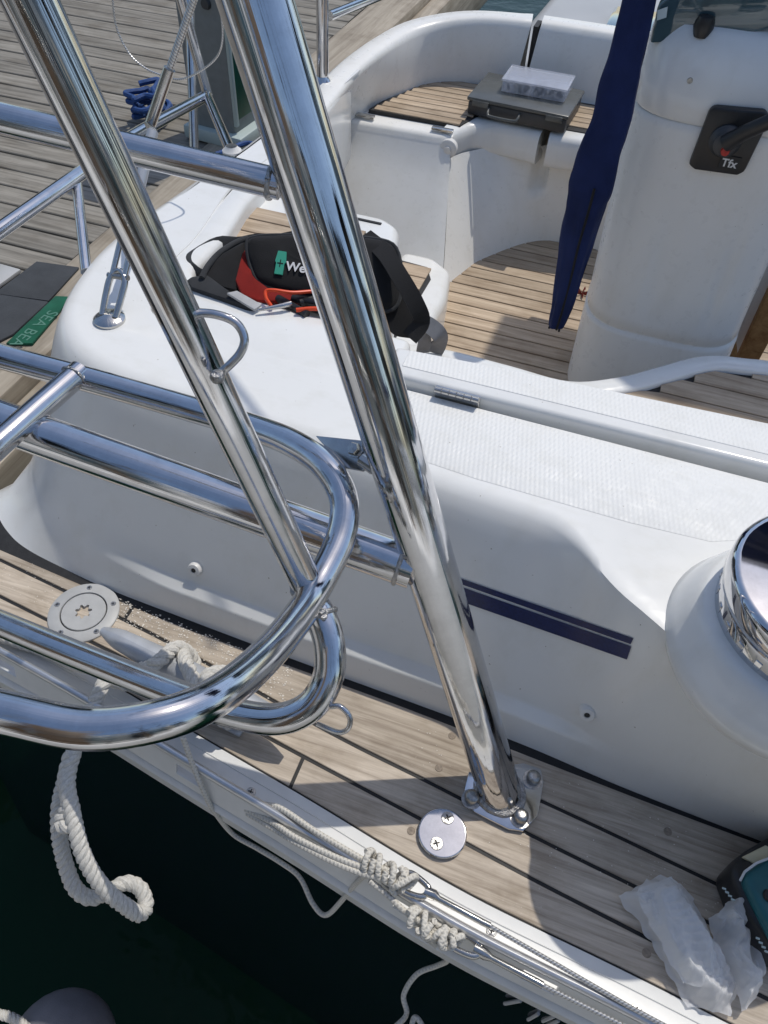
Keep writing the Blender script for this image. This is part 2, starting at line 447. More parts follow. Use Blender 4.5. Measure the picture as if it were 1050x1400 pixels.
# ================================================================== YACHT
yacht = empty('sailing_yacht')
tag(yacht, 'white sailing yacht with teak side deck, cockpit and navy stripes', 'yacht')
Cf = smoothed([(-1.1, 0.53), (-0.824, 0.508), (-0.767, 0.503), (-0.45, 0.478), (-0.266, 0.475), (-0.093, 0.472), (0.055, 0.464), (0.252, 0.455), (0.371, 0.452), (1.2, 0.44)], 0.06)
Sa = smoothed([(0.004, 0.416), (0.099, 0.405), (0.157, 0.400), (0.313, 0.381), (0.381, 0.373), (1.2, 0.30)], 0.05)
S1 = smoothed([(-1.1, 0.52), (-0.514, 0.453), (-0.404, 0.437), (-0.277, 0.415), (-0.168, 0.394), (-0.065, 0.383), (0.006, 0.374), (0.086, 0.361), (0.165, 0.352), (0.215, 0.346), (0.374, 0.328), (1.2, 0.25)], 0.06)
S2 = smoothed([(-1.1, 0.47), (-0.45, 0.395), (-0.261, 0.364), (-0.088, 0.340), (-0.048, 0.335), (0.025, 0.324), (0.068, 0.317), (0.173, 0.304), (0.249, 0.295), (0.375, 0.280), (1.2, 0.19)], 0.06)
Tf = smoothed([(-1.1, 0.45), (-0.657, 0.383), (-0.518, 0.366), (-0.424, 0.350), (-0.334, 0.333), (-0.224, 0.316), (-0.149, 0.304), (-0.067, 0.288), (-0.002, 0.274), (0.064, 0.266), (0.113, 0.263), (0.181, 0.258), (0.276, 0.249), (0.40, 0.235), (1.2, 0.14)], 0.08)
X0, X1 = -0.98, 0.95
def deck():
    xs = [X0 + (X1-X0)*i/40 for i in range(41)]
    g = G().grid([[(x, Tf(x)-0.006, -0.0022), (x, Cf(x)+0.04, -0.0022)] for x in xs], flip=True)
    d = g.obj('side_deck', 'caulk', yacht, smooth=False)
    d['label'] = 'weathered teak side deck with black caulked seams'
    mid = lambda f, k: (lambda x: f(x)+k)
    # planks: outer margin, two middle runs, inner run beside the coaming
    plank('plank', d, 'deck_teak', X0, -0.20, mid(Tf, 0.0), S2, 0.0)
    plank('plank', d, 'deck_teak', -0.195, X1, mid(Tf, 0.0), S2, 0.0)
    plank('plank', d, 'deck_teak', X0, 0.42, S2, S1, 0.0)
    plank('plank', d, 'deck_teak', 0.425, X1, S2, S1, 0.0)
    Cg = mid(Cf, -0.0045)
    plank('plank', d, 'deck_teak', X0, -0.522, S1, Cg, 0.0)
    plank('plank', d, 'deck_teak', -0.516, 0.034, S1, Cg, 0.0)
    plank('plank', d, 'deck_teak', 0.040, X1, S1, Sa, 0.0)
    plank('plank', d, 'deck_teak', 0.040, X1, Sa, Cg, 0.0)
    for (u, v) in ((913, 1137), (884, 1303), (618, 1006), (600, 1050), (562, 1136), (700, 1265), (440, 965)):
        p = onz(u, v, 0)
        g = G().lathe([(0.0050, 0.0000), (0.0048, 0.0007), (0.0001, 0.0008)], 18, Matrix.Translation((p.x, p.y, 0)))
        g.obj('bung', 'bung', d)
deck()

HE = lambda x: 0.066
def toe_rail():
    xs = [X0 + (X1-X0)*i/96 for i in range(97)]
    fl = G().grid([[(x, Tf(x)-0.0005, -0.006), (x, Tf(x)-0.0005, 0.0015), (x, Tf(x)-0.002, 0.0025), (x, Tf(x)-0.058, 0.0012)] for x in xs], flip=False)
    tr = fl.obj('toe_rail', 'rail_white', yacht, merge=True)
    tr['label'] = 'white painted toe rail with slotted upright web'
    # score lines on the flat flange
    for off in (0.014, 0.030):
        G().tube([(x, Tf(x)-off, 0.0024) for x in xs], 0.0009, 6).obj('ridge', 'rail_white', tr)
    # upright web with real slots
    V = G(); sl = 0.150
    def web_pt(x, h, side):
        o_ = 0.0 if side == 0 else -0.004
        return (x, Tf(x)-0.057+o_+h*0.30, 0.0015+h)
    hs = [0.0, 0.012, 0.030, 0.041]
    n_ = int((X1-X0)/sl*16); 
    for side in (0, 1):
        rows = [[web_pt(X0+sl*i/16, h, side) for h in hs] for i in range(n_)]
        base = len(V.V)
        for rw in rows:
            for p in rw: V.V.append(Vector(p)); V.UV.append((0, 0))
        for i in range(n_-1):
            for k in range(3):
                if k == 1 and (i % 16) in (5, 6, 7, 8): continue
                f = (base+i*4+k, base+i*4+k+1, base+(i+1)*4+k+1, base+(i+1)*4+k)
                V.F.append(f if side else f[::-1])
    half = n_*4
    for i in range(n_-1):           # rims of the slots and the top
        V.F.append((i*4+3, half+i*4+3, half+(i+1)*4+3, (i+1)*4+3))
        if (i % 16) in (5, 6, 7, 8):
            for k in (1, 2): V.F.append((i*4+k, half+i*4+k, half+(i+1)*4+k, (i+1)*4+k))
        if (i % 16) in (5, 9):
            V.F.append((i*4+1, i*4+2, half+i*4+2, half+i*4+1))
    V.obj('web', 'rail_white', tr, merge=True, sharp=30)
    G().tube([(x, Tf(x)-0.0462, 0.0445) for x in xs], 0.0052, 14).obj('bead', 'rail_metal', tr)
    # outer flange and rubbing strake
    G().grid([[(x, Tf(x)-0.056, 0.0005), (x, Tf(x)-0.061, -0.001), (x, Tf(x)-HE(x)-0.001, -0.008), (x, Tf(x)-HE(x)+0.002, -0.022), (x, Tf(x)-HE(x), -0.032), (x, Tf(x)-HE(x)+0.002, -0.044), (x, Tf(x)-HE(x)+0.010, -0.05)] for x in xs]).obj('rubbing_strake', 'rail_white', tr, merge=True)
    for (u, v) in ((343, 1083), (870, 1381), (46, 923), (672, 1273)):
        p = onz(u, v, 0.002); mm = Matrix.Translation((p.x, min(p.y, Tf(p.x)-0.012), 0.0022))
        sc = G().lathe([(0.0062, 0), (0.0058, 0.0012), (0.003, 0.0018), (0.0001, 0.0018)], 16, mm).obj('screw', 'screw_metal', tr)
        G().box((0, 0, 0.0018), (0.0065, 0.0014, 0.0006), mm).box((0, 0, 0.0018), (0.0014, 0.0065, 0.00065), mm).obj('slot', 'screw_recess', sc)
    # topsides
    hz = [-0.046, -0.12, -0.4, -0.8, -1.2]; hy = [-0.008, -0.012, -0.02, 0.0, 0.05]
    hl = G().grid([[(x, Tf(x)-HE(x)-a, z) for a, z in zip(hy, hz)] for x in xs]).obj('hull', 'hull_navy', yacht, merge=True)
    hl['label'] = 'dark navy topsides below the rail'
    for (u0, v0, u1, v1) in ((722, 1394, 736, 1386), (742, 1396, 758, 1389), (748, 1402, 764, 1395), (690, 1372, 712, 1368)):
        a = ony(u0, v0, Tf(0.18)-HE(0.2)+0.0125); b2 = ony(u1, v1, Tf(0.20)-HE(0.2)+0.0125)
        G().tube([a, b2], 0.0022, 6).obj('hull_lettering', 'hull_mark', yacht)
toe_rail()

ZT = 0.29
top_curve = [(1.15, 0.600), (0.62, 0.604), (0.177, 0.608), (-0.03, 0.608), (-0.27, 0.625), (-0.50, 0.638), (-0.60, 0.652), (-0.665, 0.680), (-0.715, 0.735), (-0.748, 0.83), (-0.758, 0.94), (-0.74, 1.10), (-0.715, 1.30), (-0.70, 1.50), (-0.69, 1.75)]
base_curve = [(1.15, 0.44), (0.62, 0.446), (0.252, 0.455), (0.0, 0.468), (-0.27, 0.475), (-0.50, 0.484), (-0.64, 0.494), (-0.77, 0.510), (-0.86, 0.56), (-0.91, 0.68), (-0.92, 0.85), (-0.90, 1.05), (-0.87, 1.30), (-0.85, 1.50), (-0.83, 1.75)]
WIN = Vector((0.275, 0.52, 0.0))
def coaming():
    Pt = catmull([(*p, 0) for p in top_curve], 24); Qb = catmull([(*p, 0) for p in base_curve], 24)
    bulge = smoothed([(-0.3, 0), (0.0, 0.0), (0.035, 0.008), (0.09, 0.072), (0.14, 0.102), (0.19, 0.136), (0.24, 0.176), (0.275, 0.200), (0.32, 0.214), (0.40, 0.216), (0.55, 0.10), (0.70, 0), (1.3, 0)], 0.022)
    rows = []
    for i, (P, Q) in enumerate(zip(Pt, Qb)):
        a = Pt[max(0, i-1)]; c = Pt[min(len(Pt)-1, i+1)]; t_ = (c-a).normalized(); n_ = Vector((-t_.y, t_.x, 0))   # inward normal
        if n_.dot(Vector((0.2, 1.4, 0))-P) < 0: n_ = -n_
        P = P.copy(); Q = Q.copy(); x = P.x
        bl = bulge(x) if P.y < 0.7 else 0; P.y -= bl; zt = ZT
        rise = lambda p: 0.0*p.x
        zb = -0.01 if P.x > -0.74 and P.y < 0.72 else -0.01 - 0.35*sstep(0.72, 1.0, P.y)
        led = sstep(-0.60, -0.45, x)*(1-sstep(0.02, 0.13, x)) if P.y < 0.7 else 0.0
        d = (P-Q); Lh = d.length; dn = d/Lh
        # horizontal run (m) and height fraction up the face
        A = [(0.0, 0.0), (0.006, 0.03), (0.012, 0.19), (0.0150, 0.207), (0.0310, 0.217), (0.0335, 0.235), (Lh-0.030, 0.86), (Lh-0.020, 0.925), (Lh-0.010, 0.972), (Lh, 0.994), (Lh+0.012, 1.0)]
        # plain flared face where the ledge has died out; concave towards the quarter
        e_ = 1.5
        B = [(Lh*(k/8.0)**(1/1.0)*0.80 if k < 7 else 0, 0.0) for k in range(11)]
        B = []
        for k, (h_, zf) in enumerate(A):
            if k < 6:
                f_ = [0, 0.04, 0.17, 0.20, 0.235, 0.26][k]
                conc = sstep(-0.55, -0.75, x) if P.y < 0.9 else 1.0
                B.append(((Lh-0.030)*(f_/0.86)**(1.0-0.62*conc), f_))
            else: B.append((h_, zf))
        row = []
        for (h0, z0), (h1, z1) in zip(A, B):
            h_ = h0*led + h1*(1-led); zf = z0*led + z1*(1-led)
            p = Q + dn*min(h_, Lh) + (n_*(h_-Lh) if h_ > Lh else Vector()); row.append((p.x, p.y, zb + (zt-zb)*zf + (rise(p)*max(0, (zf-0.5)/0.5)**1.5 if zf > 0.5 else 0)))
        wd_ = (0.118 + bl*0.95)*(1-0.45*sstep(0.95, 1.20, P.y)-0.18*sstep(1.3, 1.6, P.y))
        for q_ in (0.14, 0.2, 0.3, 0.4, 0.5, 0.6, 0.7, 0.8, 0.9, 0.985, 1.0):
            p = P + n_*wd_*q_; row.append((p.x, p.y, zt + rise(p) - (0.0 if q_ < 0.99 else 0.004)))
        rows.append(row)
    o = G().grid(rows).obj('coaming', 'gelcoat', yacht, merge=True, sharp=60)
    o['label'] = 'white moulded cockpit coaming with a shaded outer face'
    # stern slab and transom top
    slab = [(-0.235, 0.70), (-0.235, 0.862), (-0.42, 0.864), (-0.585, 0.872), (-0.602, 0.90), (-0.600, 1.00), (-0.618, 1.11), (-0.622, 1.25), (-0.628, 1.45), (-0.640, 1.60), (-0.655, 1.72), (-0.69, 1.72), (-0.685, 1.50), (-0.675, 1.30), (-0.665, 1.10), (-0.665, 0.95), (-0.650, 0.85), (-0.60, 0.77), (-0.50, 0.72)]
    G().prism(slab, 0.10, ZT-0.0015).obj('stern_deck', 'gelcoat', yacht, bevel=0.012, seg=3)
    # raised inner ledge and nonskid panels
    G().prism([(-0.245, 0.757), (1.15, 0.775), (1.15, 0.90), (0.25, 0.846), (-0.10, 0.826), (-0.245, 0.816)], 0.05, 0.306).obj('inner_ledge', 'gelcoat', yacht, bevel=0.007, seg=4)
    G().prism([(-0.225, 0.776), (1.15, 0.794), (1.15, 0.895), (0.25, 0.843), (-0.10, 0.823), (-0.225, 0.813)], 0.30, 0.3068).obj('nonskid_panel', 'nonskid', yacht, bevel=0.0015, seg=1)
    G().prism([(-0.222, 0.640), (-0.08, 0.629), (0.10, 0.627), (0.190, 0.632), (0.25, 0.66), (0.30, 0.70), (0.34, 0.752), (-0.232, 0.752)], 0.27, ZT+0.0009).obj('locker_lid', 'nonskid', yacht, bevel=0.002, seg=2)
    G().prism([(0.40, 0.70), (1.15, 0.65), (1.15, 0.755), (0.38, 0.752)], 0.27, ZT+0.0009).obj('nonskid_panel', 'nonskid', yacht, bevel=0.002, seg=2)
    # piano hinge on the step
    a = onz(594, 533, 0.305); b2 = onz(655, 548, 0.305)
    hx0, hx1 = a.x, b2.x; yy = 0.7535
    h = G().box(((hx0+hx1)/2, yy+0.002, 0.297), (hx1-hx0, 0.004, 0.018)).obj('hinge', 'stainless_worn', yacht)
    nk = 6
    for k in range(nk):
        x0 = hx0 + (hx1-hx0)*k/nk; x1 = hx0 + (hx1-hx0)*(k+0.9)/nk
        G().tube([(x0, yy-0.003, 0.304), (x1, yy-0.003, 0.304)], 0.0042, 12).obj('knuckle', 'stainless_worn', h)
    G().lathe([(0.1100, ZT-0.035), (0.1180, ZT-0.02), (0.1230, ZT), (0.1165, ZT+0.012), (0.1110, ZT+0.026), (0.1055, ZT+0.038), (0.1010, ZT+0.0445), (0.096, ZT+0.0475), (0.05, ZT+0.0475)], 96, Matrix.Translation((WIN.x, WIN.y, 0))).obj('winch_plinth', 'gelcoat', yacht, sharp=60)
    # stripes: vinyl on the sloping face, following the surface
    def face_pt(x, z):
        k = min(rows, key=lambda r_: abs(r_[6][0]-x) if r_[6][1] < 0.9 else 9)
        ks = [r_ for r_ in rows if r_[6][1] < 0.66 and abs(r_[6][0]-x) < 0.12]
        # interpolate y at (x, z) from the grid
        best = []
        for r_ in ks:
            for p, q in zip(r_[5:8], r_[6:9]):
                if p[2] <= z <= q[2]:
                    t_ = (z-p[2])/(q[2]-p[2]); best.append((p[0]+(q[0]-p[0])*t_, p[1]+(q[1]-p[1])*t_))
        best.sort(); f = interp(best); return f(x)
    def onface(u, v):
        z = 0.15
        for _ in range(25):
            p = onz(u, v, z); y = face_pt(p.x, min(max(z, 0.075), 0.255)); q = ony(u, v, y); z = 0.5*z+0.5*q.z
        return onz(u, v, z)
    for (a, b2, c, d) in (((560, 766), (866, 872), (862, 880), (560, 773)), ((560, 777), (863, 883), (857, 901), (560, 797))):
        top = []; bot = []
        for k in range(15):
            t_ = k/14
            top.append(onface(a[0]+(b2[0]-a[0])*t_, a[1]+(b2[1]-a[1])*t_)); bot.append(onface(d[0]+(c[0]-d[0])*t_, d[1]+(c[1]-d[1])*t_))
        off = Vector((0, -0.0012, 0.0006))
        G().grid([[p+off, p.lerp(q, 0.5)+off, q+off] for p, q in zip(bot, top)]).obj('stripe', 'navy_vinyl', yacht, merge=True)
    for (u, v) in ((268, 777), (803, 973), (613, 203)):
        if v > 300:
            def wall_y(x, z):
                best = []
                for r_ in rows:
                    if r_[6][1] > 0.66 or abs(r_[6][0]-x) > 0.12: continue
                    for a_, b_ in zip(r_[:9], r_[1:10]):
                        if a_[2] <= z <= b_[2]:
                            t_ = (z-a_[2])/max(1e-6, b_[2]-a_[2]); best.append((a_[0]+(b_[0]-a_[0])*t_, a_[1]+(b_[1]-a_[1])*t_)); break
                return interp(best)(x)
            z = 0.08
            for _ in range(40):
                p = onz(u, v, z); q = ony(u, v, wall_y(p.x, min(max(z, 0.01), 0.25))); z = 0.6*z+0.4*q.z
            p = onz(u, v, z); mm = frame_from((0, -0.9, 0.43), p)
            s_ = G().lathe([(0.0105, -0.012), (0.0105, 0.004), (0.0085, 0.0075), (0.004, 0.008), (0.0035, 0.006), (0.0001, 0.006)], 22, mm).obj('stud', 'white_plastic', yacht)
            G().lathe([(0.0034, 0.0072), (0.0001, 0.0075)], 12, mm).obj('screw', 'screw_recess', s_)
    return rows
COAM = coaming()

ZS = -0.115
def planks_x(parent, mat, x0, x1, y0, y1, z, wdt, gap=0.0018, th=0.008, left=None, right=None):
    y = y0
    while y < y1-0.008:
        ye = min(y+wdt, y1); ym = (y+ye)/2
        a = left(ym) if left else x0; b2 = right(ym) if right else x1
        if b2-a > 0.02:
            plank('plank', parent, mat, a, b2, (lambda x, q=y: q), (lambda x, q=ye: q), z, th, gap, step=10)
        y = ye
def cockpit():
    # sole
    g = G(); g.poly([(-0.9, 0.8, ZS-0.0035), (1.4, 0.8, ZS-0.0035), (1.4, 2.4, ZS-0.0035), (-0.9, 2.4, ZS-0.0035)])
    sole = g.obj('cockpit_sole', 'caulk', yacht, smooth=False)
    planks_x(sole, 'cockpit_teak', -0.60, 1.35, 0.98, 2.30, ZS, 0.0415, 0.0020)
    # coaming inner wall
    G().grid([[(x, y-0.004, 0.28), (x, y, 0.10), (x, y+0.004, -0.26)] for x, y in ((-0.62, 0.861), (-0.26, 0.860), (-0.24, 0.812), (0.25, 0.840), (1.15, 0.89))], flip=True).obj('coaming_liner', 'gelcoat', yacht, merge=True)
    # starboard bench with a curved inner lip
    lipc = [(-0.42, 1.000), (-0.30, 1.010), (-0.212, 1.022), (-0.109, 1.020), (-0.012, 1.018), (0.064, 1.060), (0.118, 1.108), (0.184, 1.166), (0.25, 1.188), (0.40, 1.205), (1.15, 1.24)]
    lp = catmull([(*p, 0) for p in lipc], 6)
    prof = [(-0.036, 0.150), (-0.035, 0.1600), (-0.032, 0.1625), (-0.018, 0.1635), (-0.004, 0.1628), (0.002, 0.158), (0.005, 0.148), (0.006, 0.12), (0.005, -0.05), (0.004, -0.26)]
    rows = []
    for i, p in enumerate(lp):
        t_ = (lp[min(len(lp)-1, i+1)]-lp[max(0, i-1)]).normalized(); n_ = Vector((-t_.y, t_.x, 0))
        rows.append([(p.x+n_.x*d, p.y+n_.y*d, z) for d, z in prof])
    sb = G().grid(rows, flip=True).obj('starboard_bench', 'gelcoat', yacht, merge=True, sharp=60)
    sb['label'] = 'near cockpit bench with rounded white lip and teak top'
    inner = interp(sorted((r_[0][0], r_[0][1]) for r_ in rows))
    G().grid([[(x, 0.80, 0.1525), (x, inner(x), 0.1525)] for x in [-0.42 + 0.05*k for k in range(32)]], flip=True).obj('seat_bed', 'caulk', sb, smooth=False)
    ys = [0.820, 0.866, 0.912, 0.958, 1.004, 1.050, 1.096, 1.142, 1.19]
    for a, b2 in zip(ys, ys[1:]):
        fx = [x for x in [-0.40+0.01*k for k in range(155)] if inner(x) > a+0.012]
        if fx: plank('plank', sb, 'cockpit_teak', max(min(fx), -0.40), 1.14, (lambda x, q=a: q), (lambda x, q=b2: min(q, inner(x)+0.0005)), 0.158, 0.006, 0.0015, step=0.03)
    # helm seat on the transom
    hs = G().prism([(-0.69, 0.88), (-0.375, 0.88), (-0.362, 1.00), (-0.358, 1.165), (-0.368, 1.208), (-0.405, 1.228), (-0.69, 1.228)], -0.26, 0.255).obj('helm_seat', 'gelcoat', yacht, bevel=0.020, seg=4)
    hs['label'] = 'white helm seat box with inset teak across the stern'
    G().prism([(-0.640, 0.91), (-0.412, 0.91), (-0.408, 1.150), (-0.418, 1.160), (-0.640, 1.160)], 0.24, 0.2566).obj('seat_bed', 'caulk', hs, smooth=False)
    planks_x(hs, 'cockpit_teak', -0.637, -0.414, 0.913, 1.158, 0.2602, 0.0408, 0.0015, 0.004)
    G().box((-0.48, 1.196, 0.2556), (0.16, 0.005, 0.003)).obj('lid_gap', 'caulk', hs, smooth=False)
    # step between helm seat and cockpit
    st = G().prism([(-0.42, 1.02), (-0.335, 1.02), (-0.325, 1.45), (-0.345, 1.56), (-0.40, 1.60), (-0.48, 1.60), (-0.48, 1.02)], -0.26, -0.03).obj('step', 'gelcoat', yacht, bevel=0.022, seg=4)
    G().prism([(-0.47, 1.06), (-0.385, 1.06), (-0.378, 1.50), (-0.40, 1.545), (-0.47, 1.55)], -0.05, -0.0285).obj('step_bed', 'caulk', st, smooth=False)
    planks_x(st, 'cockpit_teak', -0.468, -0.389, 1.065, 1.54, -0.0245, 0.0475, 0.0016, 0.005)
    # ---- port side: box at the quarter, recessed bench front, two lids, backrests
    pb = empty('port_bench'); pb.parent = yacht
    ft_ = onz(604, 397, ZS)
    tp = [(-0.80, 1.782), (-0.62, 1.788), (-0.47, 1.794), (-0.446, 1.797), (-0.436, 1.803)]; bt = [(-0.80, ft_.y-0.03), (-0.60, ft_.y-0.02), (ft_.x-0.035, ft_.y-0.006), (ft_.x-0.012, ft_.y-0.003), (ft_.x, ft_.y+0.002)]
    rows = []
    for a, b2 in zip(tp, bt):
        rw = [(b2[0], b2[1], ZS-0.005)] + [(b2[0]+(a[0]-b2[0])*f_, b2[1]+(a[1]-b2[1])*f_, ZS + (0.142-ZS)*f_) for f_ in (0.25, 0.5, 0.75, 1.0)]
        rw += [(a[0], a[1]+0.003, 0.151), (a[0], a[1]+0.009, 0.157), (a[0], a[1]+0.018, 0.159), (a[0], a[1]+0.06, 0.159), (a[0], 2.12, 0.159)]
        rows.append(rw)
    G().grid(rows).obj('bench_end_panel', 'gelcoat_aged', pb, merge=True, sharp=60)
    Wt = catmull([(-0.436, 1.802, 0), (-0.405, 1.852, 0), (-0.33, 1.915, 0), (-0.2, 1.935, 0), (0.0, 1.945, 0), (0.3, 1.945, 0), (0.9, 1.945, 0)], 14)
    Wb = catmull([(*onz(u, v, ZS).xy, 0) for u, v in ((604, 397), (632, 374), (664, 353), (740, 329), (830, 344))] + [(0.3, 1.93, 0), (0.9, 1.90, 0)], 14)
    rows = []
    for a, b2 in zip(Wt, Wb):
        rows.append([(b2.x + (a.x-b2.x)*f_, b2.y + (a.y-b2.y)*f_**0.9 + 0.035*math.exp(-((b2.x + (a.x-b2.x)*f_+0.232)/0.016)**4)*sstep(0.55, 0.66, f_), ZS-0.005 + (0.115-ZS)*f_) for f_ in (0, 0.1, 0.2, 0.3, 0.4, 0.48, 0.54, 0.60, 0.66, 0.74, 0.84, 0.92, 1.0)])
    G().grid(rows).obj('bench_front', 'gelcoat_aged', pb, merge=True, sharp=60)
    for cv in ([(-0.437, 1.806), (-0.424, 1.835), (-0.395, 1.875), (-0.34, 1.900), (-0.29, 1.900), (-0.245, 1.893)],
               [(-0.222, 1.890), (-0.15, 1.893), (0.0, 1.912), (0.3, 1.92), (0.9, 1.92)]):
        cc = catmull([(*p, 0) for p in cv], 8); rows = []
        for q_, p in enumerate(cc):
            t_ = (cc[min(len(cc)-1, q_+1)]-cc[max(0, q_-1)]).normalized(); o_ = Vector((t_.y, -t_.x, 0))
            rw = [(p.x, 2.12, 0.1655)]
            for d_, z in ((-0.030, 0.1655), (-0.016, 0.1650), (-0.007, 0.1615), (-0.001, 0.154), (0.002, 0.142), (0.003, 0.120), (0.002, 0.100), (-0.002, 0.092), (-0.012, 0.088), (-0.05, 0.088)):
                rw.append((p.x+o_.x*d_, p.y+o_.y*d_, z))
            rows.append(rw)
        g = G().grid(rows); g.poly(rows[0]); g.poly(rows[-1][::-1])
        g.obj('seat_lid', 'gelcoat', pb, merge=True, sharp=50)
    G().prism([(-0.66, 1.845), (-0.43, 1.85), (-0.40, 1.935), (-0.25, 1.938), (-0.25, 2.11), (-0.60, 2.11)], 0.15, 0.1678).obj('seat_bed', 'caulk', pb, smooth=False)
    G().prism([(-0.215, 1.935), (0.9, 1.955), (0.9, 2.11), (-0.215, 2.11)], 0.15, 0.1678).obj('seat_bed', 'caulk', pb, smooth=False)
    fl = interp([(1.80, -0.70), (1.84, -0.655), (2.0, -0.60), (2.12, -0.56)])
    fr_ = interp([(1.84, -0.436), (1.90, -0.425), (1.935, -0.405), (1.94, -0.255), (2.2, -0.255)])
    planks_x(pb, 'cockpit_teak', 0, 0, 1.848, 2.105, 0.1705, 0.0285, 0.0016, 0.004, fl, fr_)
    planks_x(pb, 'cockpit_teak', -0.213, 0.9, 1.955, 2.105, 0.1705, 0.0285, 0.0016, 0.004)
    for (u, v) in ((498, 158), (605, 177)):
        p = onz(u, v, 0.166); G().box((p.x, p.y, 0.166), (0.052, 0.013, 0.006)).obj('hinge', 'stainless_worn', pb, bevel=0.001)
    p = ony(613, 203, 1.797); mm = frame_from((0, -1, 0), p)
    G().lathe([(0.021, -0.01), (0.021, 0.004), (0.017, 0.007), (0.009, 0.0075), (0.008, 0.012), (0.0001, 0.013)], 22, mm).obj('knob', 'white_plastic', pb)
    # quarter bulwark (lit) and the two backrests (in shade)
    lo = [(-0.625, 1.36), (-0.68, 1.70), (-0.680, 1.82), (-0.63, 1.945), (-0.575, 2.05), (-0.50, 2.10), (-0.40, 2.115), (-0.20, 2.115), (0.9, 2.115)]
    hi = [(-0.624, 1.36), (-0.636, 1.58), (-0.645, 1.75), (-0.628, 1.92), (-0.590, 2.045), (-0.50, 2.11), (-0.38, 2.13), (-0.19, 2.145), (0.9, 2.15)]
    hz = [0.291, 0.292, 0.292, 0.295, 0.30, 0.312, 0.318, 0.318, 0.314]
    LO = catmull([(*p, 0.158) for p in lo], 6); HI = catmull([(*p, z) for p, z in zip(hi, hz)], 6)
    def seg_(i0, i1, name, mat):
        rows = []
        for a, b2, k in zip(LO[i0:i1], HI[i0:i1], range(i0, i1)):
            t_ = (HI[min(len(HI)-1, k+1)]-HI[max(0, k-1)]); t_.z = 0; t_.normalize(); n_ = Vector((-t_.y, t_.x, 0))
            r_ = [a + (b2-a)*f_ for f_ in (0, 0.5, 0.88)]
            for d, dz in ((0.004, -0.006), (0.012, 0.0), (0.05, 0.002), (0.062, -0.006), (0.07, -0.05), (0.08, -0.5)): r_.append(b2 + n_*d + Vector((0, 0, dz)))
            rows.append(r_)
        return G().grid(rows).obj(name, mat, pb, merge=True, sharp=60)
    seg_(0, 40, 'backrest', 'gelcoat_aged')
    split = 40
    rows = []
    o = seg_(split, len(LO), 'backrest', 'gelcoat_aged')
    G().box((HI[39].x+0.012, 2.16, 0.21), (0.012, 0.05, 0.2)).obj('joint', 'caulk', pb)
cockpit()

